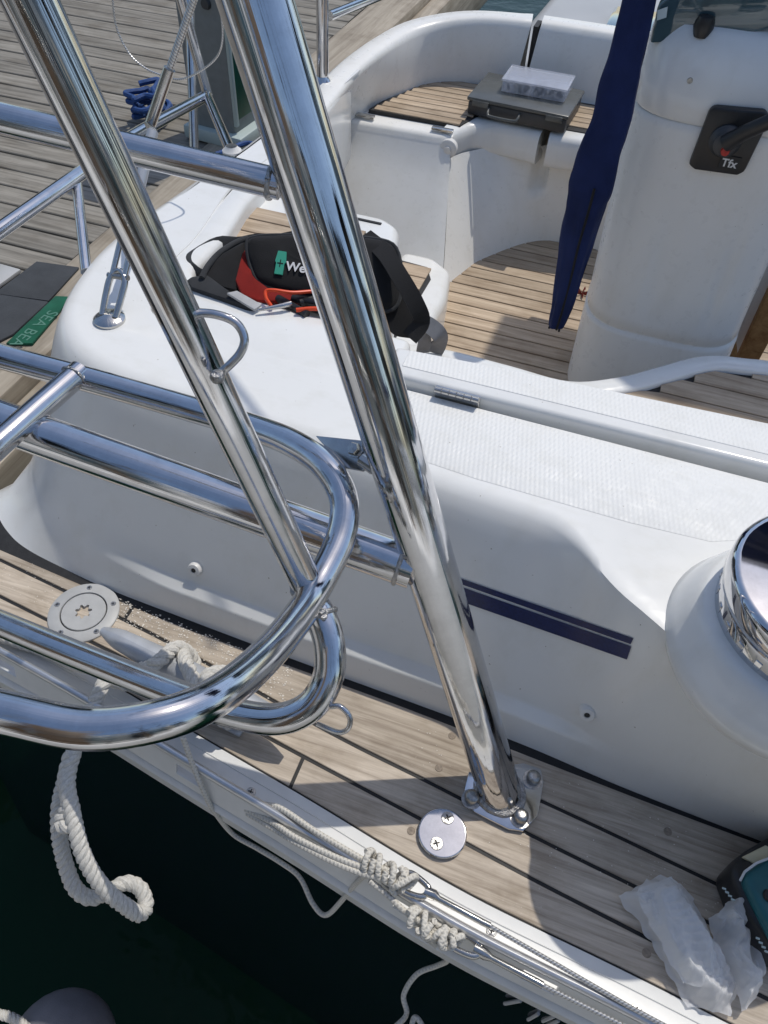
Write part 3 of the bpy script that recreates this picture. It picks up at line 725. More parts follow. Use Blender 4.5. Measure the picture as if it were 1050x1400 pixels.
# ================================================================== STERN ARCH
def stern_arch():
    a = empty('stern_arch')
    tag(a, 'polished stainless stern arch with bolted foot on the teak deck', 'arch')
    base = onz(684, 1084, 0.006); top = atd(349, 0, 0.534); d = (top-base)
    R = 0.0266
    up_end = base + d*1.9
    G().tube([base - d*0.035, base + d*0.5, up_end], R, 48).obj('main_leg', 'stainless', a)
    # foot plate with bolts
    pl = [onz(u, v, 0) for u, v in ((631, 1094), (640, 1058), (714, 1046), (738, 1054), (742, 1072), (734, 1118), (714, 1139), (694, 1136), (648, 1113))]
    ft = G().prism([(p.x, p.y) for p in pl], 0.0006, 0.0075).obj('foot_plate', 'stainless_flat', a, bevel=0.0012, seg=2)
    for (u, v) in ((645, 1091), (729, 1064), (712, 1117), (662, 1052)):
        p = onz(u, v, 0.012); ang = random.random()
        g = G().lathe([(0.0125, 0.0), (0.0125, 0.0015), (0.0088, 0.0016), (0.0088, 0.010), (0.0078, 0.0125), (0.004, 0.0138), (0.0001, 0.014)], 18, Matrix.Translation((p.x, p.y, 0.0074)))
        g.obj('bolt', 'screw_metal', ft, sharp=50)
    # weld bead round the foot
    ax = d.normalized(); ring = []
    xa = Vector((1, 0, 0)); 
    for k in range(41):
        th = 2*math.pi*k/40; dirv = Vector((math.cos(th), math.sin(th), 0))
        # intersection of tube surface with plate plane
        e1 = (xa - ax*xa.dot(ax)).normalized(); e2 = ax.cross(e1)
        q = base + (e1*math.cos(th)+e2*math.sin(th))*R; q = q - ax*((q.z-0.010)/ax.z); ring.append(q)
    G().tube(ring, [0.0042+0.0012*random.random() for _ in range(41)], 8).obj('weld', 'weld', a)
    # second leg: comes down to the hoop
    D = 0.0285
    ltop = atd(40, 0, 0.387); lbot = atd(426, 812, 0.70); dl = lbot-ltop
    G().tube([ltop - dl*1.2, ltop, ltop.lerp(lbot, 0.5), lbot], D/2, 40).obj('brace_leg', 'stainless', a)
    # hoop in a near-horizontal plane
    hp = [(-260, 415, .86), (-120, 452, .86), (0, 487, .855), (120, 519, .85), (250, 556, .835), (340, 583, .80), (400, 606, .77), (445, 638, .745), (470, 684, .73), (464, 740, .715), (430, 808, .685), (398, 856, .64), (352, 908, .58), (290, 956, .53), (215, 985, .505), (120, 996, .497), (20, 977, .498), (-90, 950, .505), (-220, 915, .52)]
    hoop = catmull([atd(*p) for p in hp], 8)
    G().tube(hoop, D/2, 40).obj('hoop', 'stainless', a)
    # lower return tube
    lw = [(-200, 768, .93), (-60, 827, .875), (0, 852, .85), (125, 903, .80), (250, 952, .745), (320, 975, .712), (380, 983, .69), (425, 965, .682), (449, 925, .68), (450, 880, .68), (438, 842, .685), (424, 822, .69)]
    G().tube(catmull([atd(*p) for p in lw], 8), D/2, 36).obj('lower_tube', 'stainless', a)
    # cross tubes
    r0 = base.lerp(top, (lambda k: k)((0.331-0.006)/(top.z-base.z)))
    xl = atd(-150, 522, 0.83)
    G().tube([atd(566, 776, 0.775), xl.lerp(atd(566, 776, 0.775), 0.5), xl], 0.0225, 40).obj('cross_tube', 'stainless', a)
    xu0 = atd(383, 252, 0.60); xu1 = atd(-160, 124, 0.60)
    G().tube([xu0, xu0.lerp(xu1, 0.5), xu1], 0.0118, 32).obj('cross_tube', 'stainless', a)
    G().tube([atd(110, 508, 0.848), atd(0, 605, 0.77), atd(-120, 715, 0.70)], 0.0133, 32).obj('strut', 'stainless', a)
    # weld beads at joints
    def bead(p, axis, r, th=0.0022):
        mm = frame_from(axis, p); pts = [mm @ Vector((r*math.cos(2*math.pi*k/28), r*math.sin(2*math.pi*k/28), 0)) for k in range(29)]
        G().tube(pts, [th*(0.8+0.5*random.random()) for _ in range(29)], 8).obj('weld', 'weld', a)
    bead(atd(548, 769, 0.776), xl-atd(566, 776, 0.775), 0.0226)
    bead(atd(370, 249, 0.60), xu1-xu0, 0.0119)
    bead(lbot - dl.normalized()*0.012, dl, D/2+0.0005)
    bead(atd(110, 508, 0.848)+(atd(0, 605, 0.77)-atd(110, 508, 0.848)).normalized()*0.012, atd(0, 605, 0.77)-atd(110, 508, 0.848), 0.0136, 0.0016)
    bead(atd(436, 842, .684), atd(450, 880, .68)-atd(434, 838, .685), D/2+0.0006, 0.0026)
    for q_ in range(7):
        G().lathe([(0.0001, -0.003), (0.003, -0.0015), (0.0036, 0.0), (0.003, 0.0015), (0.0001, 0.003)], 10, Matrix.Translation(atd(428+3.0*q_*0.8, 818+4.2*q_-3*(q_ % 2), .668))).obj('weld', 'weld', a)
    # welded rod eyes
    def legpt(v, side=0.0):
        k = (v-0)/812.0
        return ltop.lerp(lbot, k)
    def eye(pts, r):
        G().tube(catmull([atd(*p) for p in pts], 8), r, 14).obj('rod_eye', 'stainless', a)
    zl = 0.515
    eye([(247, 424, zl), (262, 427, zl-.004), (295, 430, zl-.008), (322, 441, zl-.008), (334, 462, zl-.006), (329, 482, zl-.003), (313, 500, zl), (293, 517, zl+.006)], 0.0030)
    for (u, v) in ((255, 426), (297, 515)):
        p = atd(u, v, zl-0.002); G().lathe([(0.0001, -0.005), (0.0042, -0.003), (0.0052, 0.0), (0.0042, 0.003), (0.0001, 0.005)], 14, Matrix.Translation(p)).obj('weld', 'weld', a)
    eye([(452, 966, .675), (465, 966, .672), (478, 980, .672), (476, 996, .675), (462, 1001, .68), (434, 990, .69)], 0.0024)
    # hinged bracket between hoop and main leg
    pb = [atd(432, 596, .76), atd(500, 603, .735), atd(508, 625, .73), atd(497, 645, .73), atd(470, 640, .742)]
    nrm = (pb[1]-pb[0]).cross(pb[3]-pb[0]).normalized()
    g = G(); base_i = len(g.V)
    for s_ in (-0.002, 0.002):
        for p in pb: g.V.append(p + nrm*s_); g.UV.append((0, 0))
    g.F += [tuple(range(4, -1, -1)), tuple(range(5, 10))] + [(i, (i+1) % 5, 5+(i+1) % 5, 5+i) for i in range(5)]
    br = g.obj('bracket', 'stainless_worn', a, bevel=0.001)
    nn = nrm if nrm.dot(CAM-pb[0]) > 0 else -nrm
    G().lathe([(0.0085, 0.0), (0.0085, 0.003), (0.0066, 0.0032), (0.0066, 0.008), (0.0055, 0.010), (0.0001, 0.0105)], 6, frame_from(nn, atd(488, 616, .735))).obj('bolt', 'stainless_worn', br, sharp=30)
    tabs = G().tube([atd(494, 628, .733), atd(512, 640, .728)], 0.007, 12).obj('lug', 'stainless_worn', br)
stern_arch()

# ================================================================== WINCH
def winch():
    wn = empty('winch'); tag(wn, 'chrome self-tailing winch on the coaming pod beside the nonskid', 'winch')
    mm = Matrix.Translation((WIN.x, WIN.y, ZT+0.046))
    G().lathe([(0.0905, -0.03), (0.0905, 0.002), (0.0905, 0.020), (0.0895, 0.023), (0.0865, 0.024)], 64, mm).obj('base_ring', 'stainless_flat', wn)
    G().lathe([(0.0865, 0.016), (0.0865, 0.032)], 64, mm).obj('drum', 'screw_recess', wn)
    G().lathe([(0.0865, 0.027), (0.0925, 0.029), (0.0945, 0.033), (0.0950, 0.052), (0.0935, 0.0565), (0.090, 0.059), (0.0870, 0.0595), (0.030, 0.0595), (0.028, 0.057), (0.015, 0.057), (0.014, 0.03), (0.0001, 0.03)], 64, mm).obj('cap', 'stainless_flat', wn)
    for k in range(26):
        th = 2*math.pi*k/26; G().box((0.0907, 0, 0.011), (0.0014, 0.007, 0.010), mm @ Matrix.Rotation(th, 4, 'Z')).obj('knurl', 'stainless_flat', wn, bevel=0.0005, seg=1)
winch()

# ================================================================== DECK FITTINGS
def filler():
    p = onz(114, 836, 0.004); f = empty('deck_filler_cap'); tag(f, 'round grey deck filler cap let into the teak by the cleat', 'filler cap')
    mm = Matrix.Translation((p.x, p.y, 0.0)) @ Matrix.Rotation(0.5, 4, 'Z')
    G().lathe([(0.0500, -0.004), (0.0500, 0.0022), (0.0485, 0.0034), (0.0335, 0.0040), (0.0330, 0.0030), (0.0330, 0.0)], 56, mm).obj('flange', 'cap_plastic', f)
    G().lathe([(0.0332, 0.0012), (0.0312, 0.0012)], 56, mm).obj('seal', 'caulk', f)
    # cap with a seven-pointed key recess
    g = G(); outer = []; star = []
    nS = 28
    for k in range(nS):
        th = 2*math.pi*k/nS; rr = 0.0122 if (k % 4) in (0, 1) else 0.0085
        star.append((rr*math.cos(th), rr*math.sin(th)))
    rows_o = [[mm @ Vector((r_*math.cos(2*math.pi*k/nS), r_*math.sin(2*math.pi*k/nS), z)) for k in range(nS+1)] for r_, z in ((0.0314, 0.0), (0.0314, 0.0034), (0.0306, 0.0042), (0.018, 0.0044))]
    rows_o.append([mm @ Vector((*star[k % nS], 0.0044)) for k in range(nS+1)])
    rows_o.append([mm @ Vector((*star[k % nS], -0.008)) for k in range(nS+1)])
    g.grid(rows_o); cp = g.obj('cap', 'cap_plastic', f, merge=True, sharp=35)
    g = G().lathe([(0.013, -0.0075), (0.0001, -0.0075)], 24, mm).obj('recess', 'screw_recess', cp)
    for k in range(5):
        th = 2*math.pi*k/5+0.2; m2 = mm @ Matrix.Translation((0.0418*math.cos(th), 0.0418*math.sin(th), 0.0034))
        s_ = G().lathe([(0.0042, 0.0), (0.0036, 0.0010), (0.0001, 0.0010)], 16, m2).obj('screw', 'screw_metal', f)
        G().box((0, 0, 0.001), (0.0045, 0.001, 0.0006), m2).box((0, 0, 0.001), (0.001, 0.0045, 0.0006), m2).obj('slot', 'screw_recess', s_)
filler()
def cover_plate():
    p = onz(605, 1138, 0.008); f = empty('deck_cover_plate'); tag(f, 'small polished round cover plate with two cross-head screws in teak', 'cover plate')
    G().lathe([(0.0295, 0.0003), (0.0295, 0.0062), (0.0288, 0.0070), (0.0284, 0.0075), (0.0280, 0.0076), (0.0270, 0.0076), (0.0001, 0.0076)], 56, Matrix.Translation((p.x, p.y, 0))).obj('disc', 'stainless_flat', f)
    for (u, v) in ((612, 1118), (597, 1153)):
        q = onz(u, v, 0.0085); mm = Matrix.Translation((q.x, q.y, 0.0076)) @ Matrix.Rotation(0.6, 4, 'Z')
        s_ = G().lathe([(0.0078, 0.0), (0.0072, 0.0013), (0.0001, 0.0017)], 20, mm).obj('screw', 'screw_metal', f)
        G().box((0, 0, 0.0016), (0.0078, 0.0018, 0.0008), mm).box((0, 0, 0.0016), (0.0018, 0.0078, 0.00085), mm).obj('slot', 'screw_recess', s_)
cover_plate()
def cleat():
    c = empty('mooring_cleat'); tag(c, 'grey alloy mooring cleat on the teak side deck under the tubes', 'cleat')
    a = onz(140, 862, 0.052); b2 = onz(402, 997, 0.050); d = b2-a
    pts = [a, a.lerp(b2, 0.1), a.lerp(b2, 0.3), a.lerp(b2, 0.5), a.lerp(b2, 0.7), a.lerp(b2, 0.9), b2]
    G().tube(catmull(pts, 5), [0.005, 0.0125, 0.0155, 0.016, 0.0155, 0.0125, 0.005], 18, ell=1.15).obj('horn_bar', 'cleat_alloy', c)
    for f_ in (0.36, 0.64):
        q = a.lerp(b2, f_); G().tube([(q.x, q.y, 0.001), (q.x, q.y, 0.02), (q.x, q.y, q.z)], [0.020, 0.013, 0.013], 16).obj('post', 'cleat_alloy', c)
    m_ = a.lerp(b2, 0.5); ang = math.atan2(d.y, d.x)
    G().box((0, 0, 0.004), (0.16, 0.05, 0.007), Matrix.Translation((m_.x, m_.y, 0)) @ Matrix.Rotation(ang, 4, 'Z')).obj('base', 'cleat_alloy', c, bevel=0.003)
    return a, b2
CL = cleat()
def mooring_rope():
    a, b2 = CL; R = 0.0098
    m1 = a.lerp(b2, 0.42); m2 = a.lerp(b2, 0.62)
    g = G()
    # turns round the cleat and the lead over the toe rail
    path = [onz(-60, 838, 0.02), onz(0, 868, 0.016), onz(60, 888, 0.014), onz(120, 912, 0.03), onz(190, 915, 0.055),
            (m1.x-0.02, m1.y-0.012, 0.078), (m1.x-0.012, m1.y+0.022, 0.066), (m1.x+0.004, m1.y+0.026, 0.030), (m1.x+0.03, m1.y-0.02, 0.025), (m1.x+0.05, m1.y-0.026, 0.06),
            (m2.x-0.01, m2.y, 0.080), (m2.x+0.005, m2.y+0.026, 0.05), (m2.x+0.02, m2.y+0.01, 0.020), (m2.x+0.03, m2.y-0.025, 0.028), (m2.x+0.0, m2.y-0.03, 0.066), (m1.x+0.02, m1.y-0.005, 0.080), (m1.x-0.02, m1.y+0.028, 0.04), (m1.x-0.05, m1.y-0.022, 0.02), onz(150, 930, 0.035), onz(140, 938, 0.052), onz(118, 985, 0.03)]
    g = rope3(path, R, 0.034, 8)
    o = g.obj('cleat_rope', 'rope'); 
    root = empty('mooring_rope'); tag(root, 'thick white three-strand mooring rope looped over the toe rail towards the water', 'rope')
    o.parent = root; o.name = 'cleat_turns'
    R2 = 0.0125
    p1 = [onz(118, 985, 0.03), atd(98, 1035, .90), atd(86, 1075, .90), atd(80, 1110, .895), atd(82, 1150, .895), atd(92, 1190, .90), atd(104, 1216, .90), atd(125, 1228, .905), atd(150, 1218, .915), atd(172, 1207, .925), atd(192, 1215, .93), atd(200, 1238, .925), atd(192, 1250, .91), atd(176, 1242, .895), atd(150, 1222, .88), atd(128, 1196, .87), atd(112, 1164, .865), atd(104, 1135, .865), atd(98, 1105, .87), atd(92, 1075, .875), atd(96, 1045, .885), atd(108, 1012, .90), onz(128, 972, 0.02)]
    rope3(p1, 0.0093, 0.026, 8).obj('hanging_loop', 'rope', root)
    # wrapped part of the splice
    p2 = [atd(98, 1030, .885), atd(90, 1065, .88), atd(94, 1100, .875), atd(84, 1125, .875), atd(98, 1128, .868)]
    rope3(p2, 0.0098, 0.030, 8).obj('splice', 'rope', root)
mooring_rope()

# ================================================================== LIFELINES AND LASHINGS
def lifelines():
    root = empty('lifeline'); tag(root, 'upper wire lifeline lying on the rail with shackle tied to the inboard knot', 'lifeline', 'slack lifelines on the toe rail')
    def fit(root, pts_shackle, rod, wire, z):
        g = G(); s0 = [onz(u, v, z) for u, v in pts_shackle]
        g.tube(catmull(s0, 6, closed=False), 0.0035, 12); g.obj('shackle', 'stainless_worn', root)
        r0 = [onz(u, v, z) for u, v in rod]
        G().tube(r0, [0.0058, 0.0058, 0.0034, 0.0036, 0.0036], 14).obj('swage', 'stainless_worn', root)
        w0 = [onz(u, v, z) for u, v in wire]
        G().tube(w0, 0.0024, 12).obj('wire', 'wire_rope', root)
    fit(root, [(548, 1196), (562, 1194), (580, 1207), (586, 1216), (578, 1226), (560, 1222), (546, 1212), (548, 1196)], [(580, 1219), (594, 1224), (600, 1229), (660, 1261), (670, 1266)], [(668, 1265), (760, 1318), (860, 1376), (960, 1430)], 0.052)
    r2 = empty('lifeline'); tag(r2, 'lower wire lifeline outboard of the rail bead with shackle at outer knot', 'lifeline', 'slack lifelines on the toe rail')
    fit(r2, [(612, 1280), (628, 1275), (645, 1283), (658, 1296), (650, 1307), (632, 1302), (616, 1292), (612, 1280)], [(648, 1296), (664, 1305), (672, 1310), (735, 1343), (742, 1347)], [(740, 1346), (800, 1376), (860, 1406), (960, 1455)], 0.040)
lifelines()
def lashings():
    a = empty('lashing_cord'); tag(a, 'thin white cord knotted to the upper lifeline shackle and led along rail', 'cord')
    r = 0.0034
    for pts in (((362, 1100, .030), (385, 1106, .048), (430, 1136, .055), (470, 1160, .058), (505, 1180, .060), (535, 1192, .060)),
                ((336, 1106, .020), (372, 1124, .035), (402, 1144, .050), (450, 1168, .056), (490, 1184, .058), (520, 1192, .060)),
                ((338, 1112, .018), (372, 1132, .030), (404, 1152, .046), (450, 1176, .053), (488, 1192, .056), (518, 1200, .060))):
        G().tube(catmull([onz(*p) for p in pts], 8), r, 12).obj('strand', 'cord', a)
    # knot
    def knot(cu, cv, z, parent, n=5, seed=1, s=1.0):
        rnd = random.Random(seed); c0 = onz(cu, cv, z); ex = (onz(cu+20, cv+12, z)-c0).normalized(); ey = Vector((-ex.y, ex.x, 0))
        for k in range(n):
            pts = []; ph = rnd.random()*6; cx_ = (k-(n-1)/2)*0.0085*s
            tilt = rnd.uniform(-0.9, 0.9)
            for q in range(rnd.choice((7, 8, 9))):
                th = ph + q*0.85; r1 = (0.0065+0.002*rnd.random())*s
                loc = Vector((cx_ + 0.010*s*math.sin(th*0.5+k) + tilt*r1*math.cos(th)*0.8, r1*1.35*math.cos(th), r1*1.1*math.sin(th) + 0.002))
                pts.append(c0 + ex*loc.x + ey*loc.y + Vector((0, 0, loc.z)))
            G().tube(catmull(pts, 6), 0.0035, 12).obj('knot_turn', 'cord', parent)
    knot(526, 1190, 0.058, a, 6, 3)
    G().tube(catmull([onz(u, v, z) for u, v, z in ((548, 1186, .064), (552, 1196, .066), (544, 1208, .062), (536, 1216, .056), (540, 1222, .05))], 6), r, 12).obj('tail', 'cord', a)
    b2 = empty('lashing_cord'); tag(b2, 'slack thin cord sagging from the hoop over the rail towards water', 'cord')
    G().tube(catmull([onz(250, 1008, .09), onz(262, 1042, .06), onz(280, 1085, .02), onz(292, 1108, -.01), onz(318, 1140, -.06), onz(352, 1160, -.06), onz(385, 1180, -.05), onz(410, 1200, -.06), onz(428, 1236, -.07), onz(446, 1251, -.07), onz(470, 1228, -.03), onz(492, 1202, 0.03), onz(512, 1192, 0.058)], 8), 0.0031, 12).obj('strand', 'cord', b2)
    c = empty('lashing_cord'); tag(c, 'white cord knotted to the lower lifeline shackle, its tail dangling over water', 'cord')
    knot(588, 1270, 0.044, c, 6, 9, 0.95); knot(614, 1284, 0.044, c, 3, 5, 0.7)
    G().tube(catmull([onz(585, 1285, .02), onz(600, 1296, -.02), onz(612, 1312, -.07), onz(598, 1320, -.10), onz(570, 1332, -.12), onz(552, 1360, -.14), onz(556, 1385, -.15), onz(545, 1400, -.15), onz(520, 1420, -.15)], 8), 0.0032, 12).obj('tail', 'cord', c)
    G().tube(catmull([onz(560, 1420, -.14), onz(566, 1392, -.14), onz(576, 1400, -.14), onz(584, 1425, -.14)], 8), 0.0032, 12).obj('tail', 'cord', c)
    G().tube(catmull([onz(u, v, z) for u, v, z in ((505, 1204, .056), (530, 1224, .046), (556, 1248, .044), (578, 1262, .046))], 6), 0.0033, 12).obj('strand', 'cord', c)
lashings()

# ================================================================== THINGS ON DECK
def plastic_bag():
    root = empty('plastic_bag'); tag(root, 'crumpled translucent white plastic bag lying on the shaded teak', 'plastic bag')
    def piece(left, right, nseg, seed, base, amp, nm, fr=3.2, skew=0.0):
        # thin sheet lofted between two outlines and crumpled by crossing sharp creases
        Lc = catmull([onz(u, v, 0.01) for u, v in left], 10); Rc = catmull([onz(u, v, 0.01) for u, v in right], 10)
        rnd = random.Random(seed); nl = 84; nseg = int(nseg*1.7)
        waves = [(rnd.uniform(0, math.pi), rnd.uniform(14, 55), rnd.random(), rnd.uniform(0.4, 1.0)) for _ in range(7)]
        ax = (Lc[-1]-Lc[0]).normalized(); main = math.atan2(ax.y, ax.x)+math.pi/2
        waves += [(main+0.15, 30, 0.3, 1.6), (main-0.2, 46, 0.7, 1.2)] + [(rnd.uniform(0, math.pi), rnd.uniform(70, 125), rnd.random(), rnd.uniform(0.8, 1.4)) for _ in range(6)]
        def at_(c, t_):
            q = t_*(len(c)-1); i_ = min(int(q), len(c)-2); return c[i_].lerp(c[i_+1], q-i_)
        def crumple(p):
            wx = p.x + 0.012*noise.noise(p*26+Vector((seed, 0, 0))); wy = p.y + 0.012*noise.noise(p*26+Vector((0, seed, 5)))
            t_ = 0; tot = 0
            for an, fq, ph, am in waves:
                d_ = (wx*math.cos(an)+wy*math.sin(an))*fq + ph; t_ += am*abs((d_ % 1)*2-1)/fq*24; tot += am/fq*24
            return t_/tot
        rows = []
        for i_ in range(nl+1):
            t_ = i_/nl; a_, b_ = at_(Lc, t_), at_(Rc, t_); rw = []
            for k in range(nseg+1):
                w_ = k/nseg; p = a_.lerp(b_, w_); p.z = 0
                edge = min(1.0, 6*min(w_, 1-w_)) * min(1.0, 7*min(t_, 1-t_)+0.2)
                c_ = crumple(p)
                z = base + amp*(0.25+0.75*edge)*(0.30*math.sin(math.pi*w_)*edge + 1.05*max(0, c_-0.25))
                jit = 0.005*(1-edge); p = p + Vector((jit*noise.noise(p*90+Vector((seed, 0, 0))), jit*noise.noise(p*90+Vector((0, seed, 0))), 0)); p.z = max(0.003, z); rw.append(p)
            rows.append(rw)
        G().grid(rows).obj(nm, 'thin_plastic', root, sharp=180)
    piece([(845, 1226), (862, 1246), (884, 1275), (905, 1312), (928, 1350), (944, 1378)], [(905, 1192), (940, 1216), (962, 1252), (985, 1300), (1010, 1345), (998, 1388)], 52, 1.7, 0.004, 0.052, 'sheet', 2.1, 1.0)
    piece([(966, 1256), (972, 1285), (985, 1320), (1004, 1352), (1012, 1384)], [(1018, 1240), (1026, 1268), (1016, 1296), (1030, 1330), (1032, 1366)], 40, 4.1, 0.010, 0.060, 'handle_loop', 2.4, -1.5)
    piece([(1012, 1288), (1020, 1310), (1024, 1330), (1016, 1342)], [(1026, 1292), (1044, 1316), (1046, 1334), (1030, 1345)], 20, 7.7, 0.006, 0.035, 'handle_loop', 1.5)
    piece([(970, 1262), (972, 1252), (985, 1238)], [(1030, 1285), (1036, 1268), (1022, 1240)], 34, 9.3, 0.030, 0.045, 'tuft', 4.5, 2.0)
    piece([(862, 1222), (880, 1262), (905, 1310), (930, 1352)], [(915, 1202), (945, 1250), (972, 1300), (985, 1350)], 40, 12.9, 0.022, 0.040, 'fold', 1.7, 1.2)
plastic_bag()
def drill():
    d = empty('cordless_tool'); tag(d, 'teal and black cordless power tool at the coaming foot beside bag', 'power tool')
    z = 0.052
    def pr(pts, z0, z1, name, mat, bv=0.004, parent=d):
        q = [onz(u, v, (z0+z1)/2) for u, v in pts]; return G().prism([(p.x, p.y) for p in q], z0, z1).obj(name, mat, parent, bevel=bv, seg=3)
    pr([(985, 1196), (1008, 1172), (1045, 1150), (1110, 1135), (1140, 1300), (1090, 1330), (1046, 1312), (1008, 1258)], 0.003, 0.060, 'battery', 'black_plastic', 0.009)
    pr([(1012, 1203), (1020, 1192), (1040, 1178), (1090, 1160), (1130, 1250), (1090, 1310), (1058, 1296), (1030, 1240)], 0.055, 0.076, 'housing', 'teal_plastic', 0.008)
    pr([(1014, 1172), (1046, 1156), (1060, 1166), (1032, 1182)], 0.058, 0.0625, 'label', 'label_cream', 0.001)
    g = G().tube([onz(1012, 1204, .066), onz(1018, 1192, .074), onz(1034, 1180, .076), onz(1060, 1170, .076)], 0.0014, 8).obj('edge_line', 'print_white', d)
    for k in range(4): G().box(tuple(onz(990+4*k, 1215+5*k, 0.0605)), (0.004, 0.002, 0.001)).obj('marking', 'pale_trim', d)
    for k in range(4): G().box(tuple(onz(1036+4*k, 1283+6*k, 0.0605)), (0.004, 0.002, 0.001)).obj('marking', 'pale_trim', d)
    G().lathe([(0.007, 0.0), (0.006, 0.003), (0.0001, 0.003)], 14, Matrix.Translation(onz(1052, 1225, 0.077))).obj('screw', 'screw_recess', d)
drill()
def line_end():
    # short black-ended toggle on the coaming beside the winch pod
    p = onz(1040, 985, 0.14); o = empty('toggle'); tag(o, 'small black and white line toggle hanging on the coaming face', 'toggle')
    G().tube([onz(1037, 978, .16), onz(1047, 992, .15)], 0.0045, 12).obj('tip', 'black_plastic', o); G().tube([onz(1046, 990, .15), onz(1062, 1010, .14)], 0.007, 12).obj('body', 'white_plastic', o)
line_end()

def sawdust():
    rnd = random.Random(8); g = G()
    for k in range(900):
        if k < 620: u = rnd.uniform(140, 400); v = 800 + (u-140)*0.40 + rnd.uniform(4, 70)*rnd.random()**0.7 + 8
        elif k < 780: u = rnd.uniform(0, 260); v = 752 + u*0.42 + rnd.uniform(0, 60)
        else: u = rnd.uniform(560, 1040); v = 1000 + (u-560)*0.40 + rnd.uniform(-20, 110)
        p = onz(u, v, 0.0005)
        if not (Tf(p.x)+0.004 < p.y < Cf(p.x)-0.002): continue
        r_ = rnd.uniform(0.0005, 0.0016)*(1 if k < 620 else 0.6); b_ = len(g.V)
        for q in range(3):
            th = rnd.random()*0.8+q*2.1; g.V.append(Vector((p.x+r_*math.cos(th)*1.4, p.y+r_*math.sin(th), 0.0006))); g.UV.append((0, 0))
        g.V.append(Vector((p.x, p.y, 0.0006+r_*0.35))); g.UV.append((0, 0))
        g.F += [(b_, b_+1, b_+3), (b_+1, b_+2, b_+3), (b_+2, b_, b_+3)]
    simple('wood_chip', (0.86, 0.81, 0.72), 0.7)
    tag(g.obj('sawdust', 'wood_chip', smooth=False), 'pale sawdust scattered over the teak along the coaming foot', 'sawdust', kind='stuff')
sawdust()

# ================================================================== BACKSTAY
def backstay():
    o = empty('backstay'); tag(o, 'wire backstay shackled to a chainplate on the white quarter', 'backstay')
    p = onz(150, 438, ZT); d2 = ony(232, 92, 1.02) - p
    G().lathe([(0.022, -0.002), (0.022, 0.004), (0.017, 0.008), (0.0001, 0.010)], 28, Matrix.Translation((p.x, p.y, ZT))).obj('chainplate', 'stainless_worn', o)
    ax = d2.normalized(); sd_ = ax.cross(Vector((0, 1, 0.2))).normalized()
    q = p + Vector((0, 0, 0.006))
    G().tube(catmull([q + sd_*0.011, q + ax*0.03 + sd_*0.013, q + ax*0.055 + sd_*0.012, q + ax*0.066, q + ax*0.055 - sd_*0.012, q + ax*0.03 - sd_*0.013, q - sd_*0.011], 6), 0.0048, 14).obj('shackle', 'stainless_worn', o)
    fk = q + ax*0.058
    for s_ in (-1, 1): G().tube([fk + sd_*0.010*s_, fk + ax*0.055 + sd_*0.010*s_], 0.0042, 12).obj('fork', 'stainless_worn', o)
    G().tube([fk - sd_*0.017, fk + sd_*0.017], 0.004, 12).obj('pin', 'screw_metal', o)
    b0 = fk + ax*0.05
    G().tube([b0, b0+ax*0.012, b0+ax*0.05], [0.010, 0.010, 0.007], 16).obj('turnbuckle', 'stainless_worn', o)
    G().tube([b0+ax*0.05, b0+ax*0.16], 0.008, 16).obj('turnbuckle', 'cleat_alloy', o)
    e0 = ony(205, 172, 1.0); e1 = ony(232, 94, 1.02)
    G().tube([b0+ax*0.16, e0, e1], [0.0062, 0.0085, 0.0085], 18).obj('swage', 'stainless_worn', o)
    e2 = e1 + (e1-e0).normalized()*1.6
    G().tube([e1, e2], 0.0052, 14).obj('wire', 'wire_rope', o)
    lw = [ony(u, v, 1.15) for u, v in ((150, -60), (154, 0), (160, 40), (178, 75), (200, 94), (218, 102))]
    G().tube(catmull(lw, 6), 0.0016, 8).obj('wire_loop', 'wire_rope', o)
    lw = [ony(u, v, 1.15) for u, v in ((218, 102), (250, 108), (290, 85), (304, 55), (300, 0), (290, -50))]
    G().tube(catmull(lw, 6), 0.0016, 8).obj('wire_loop', 'wire_rope', o)
    # eye strap on the slab beside it
backstay()

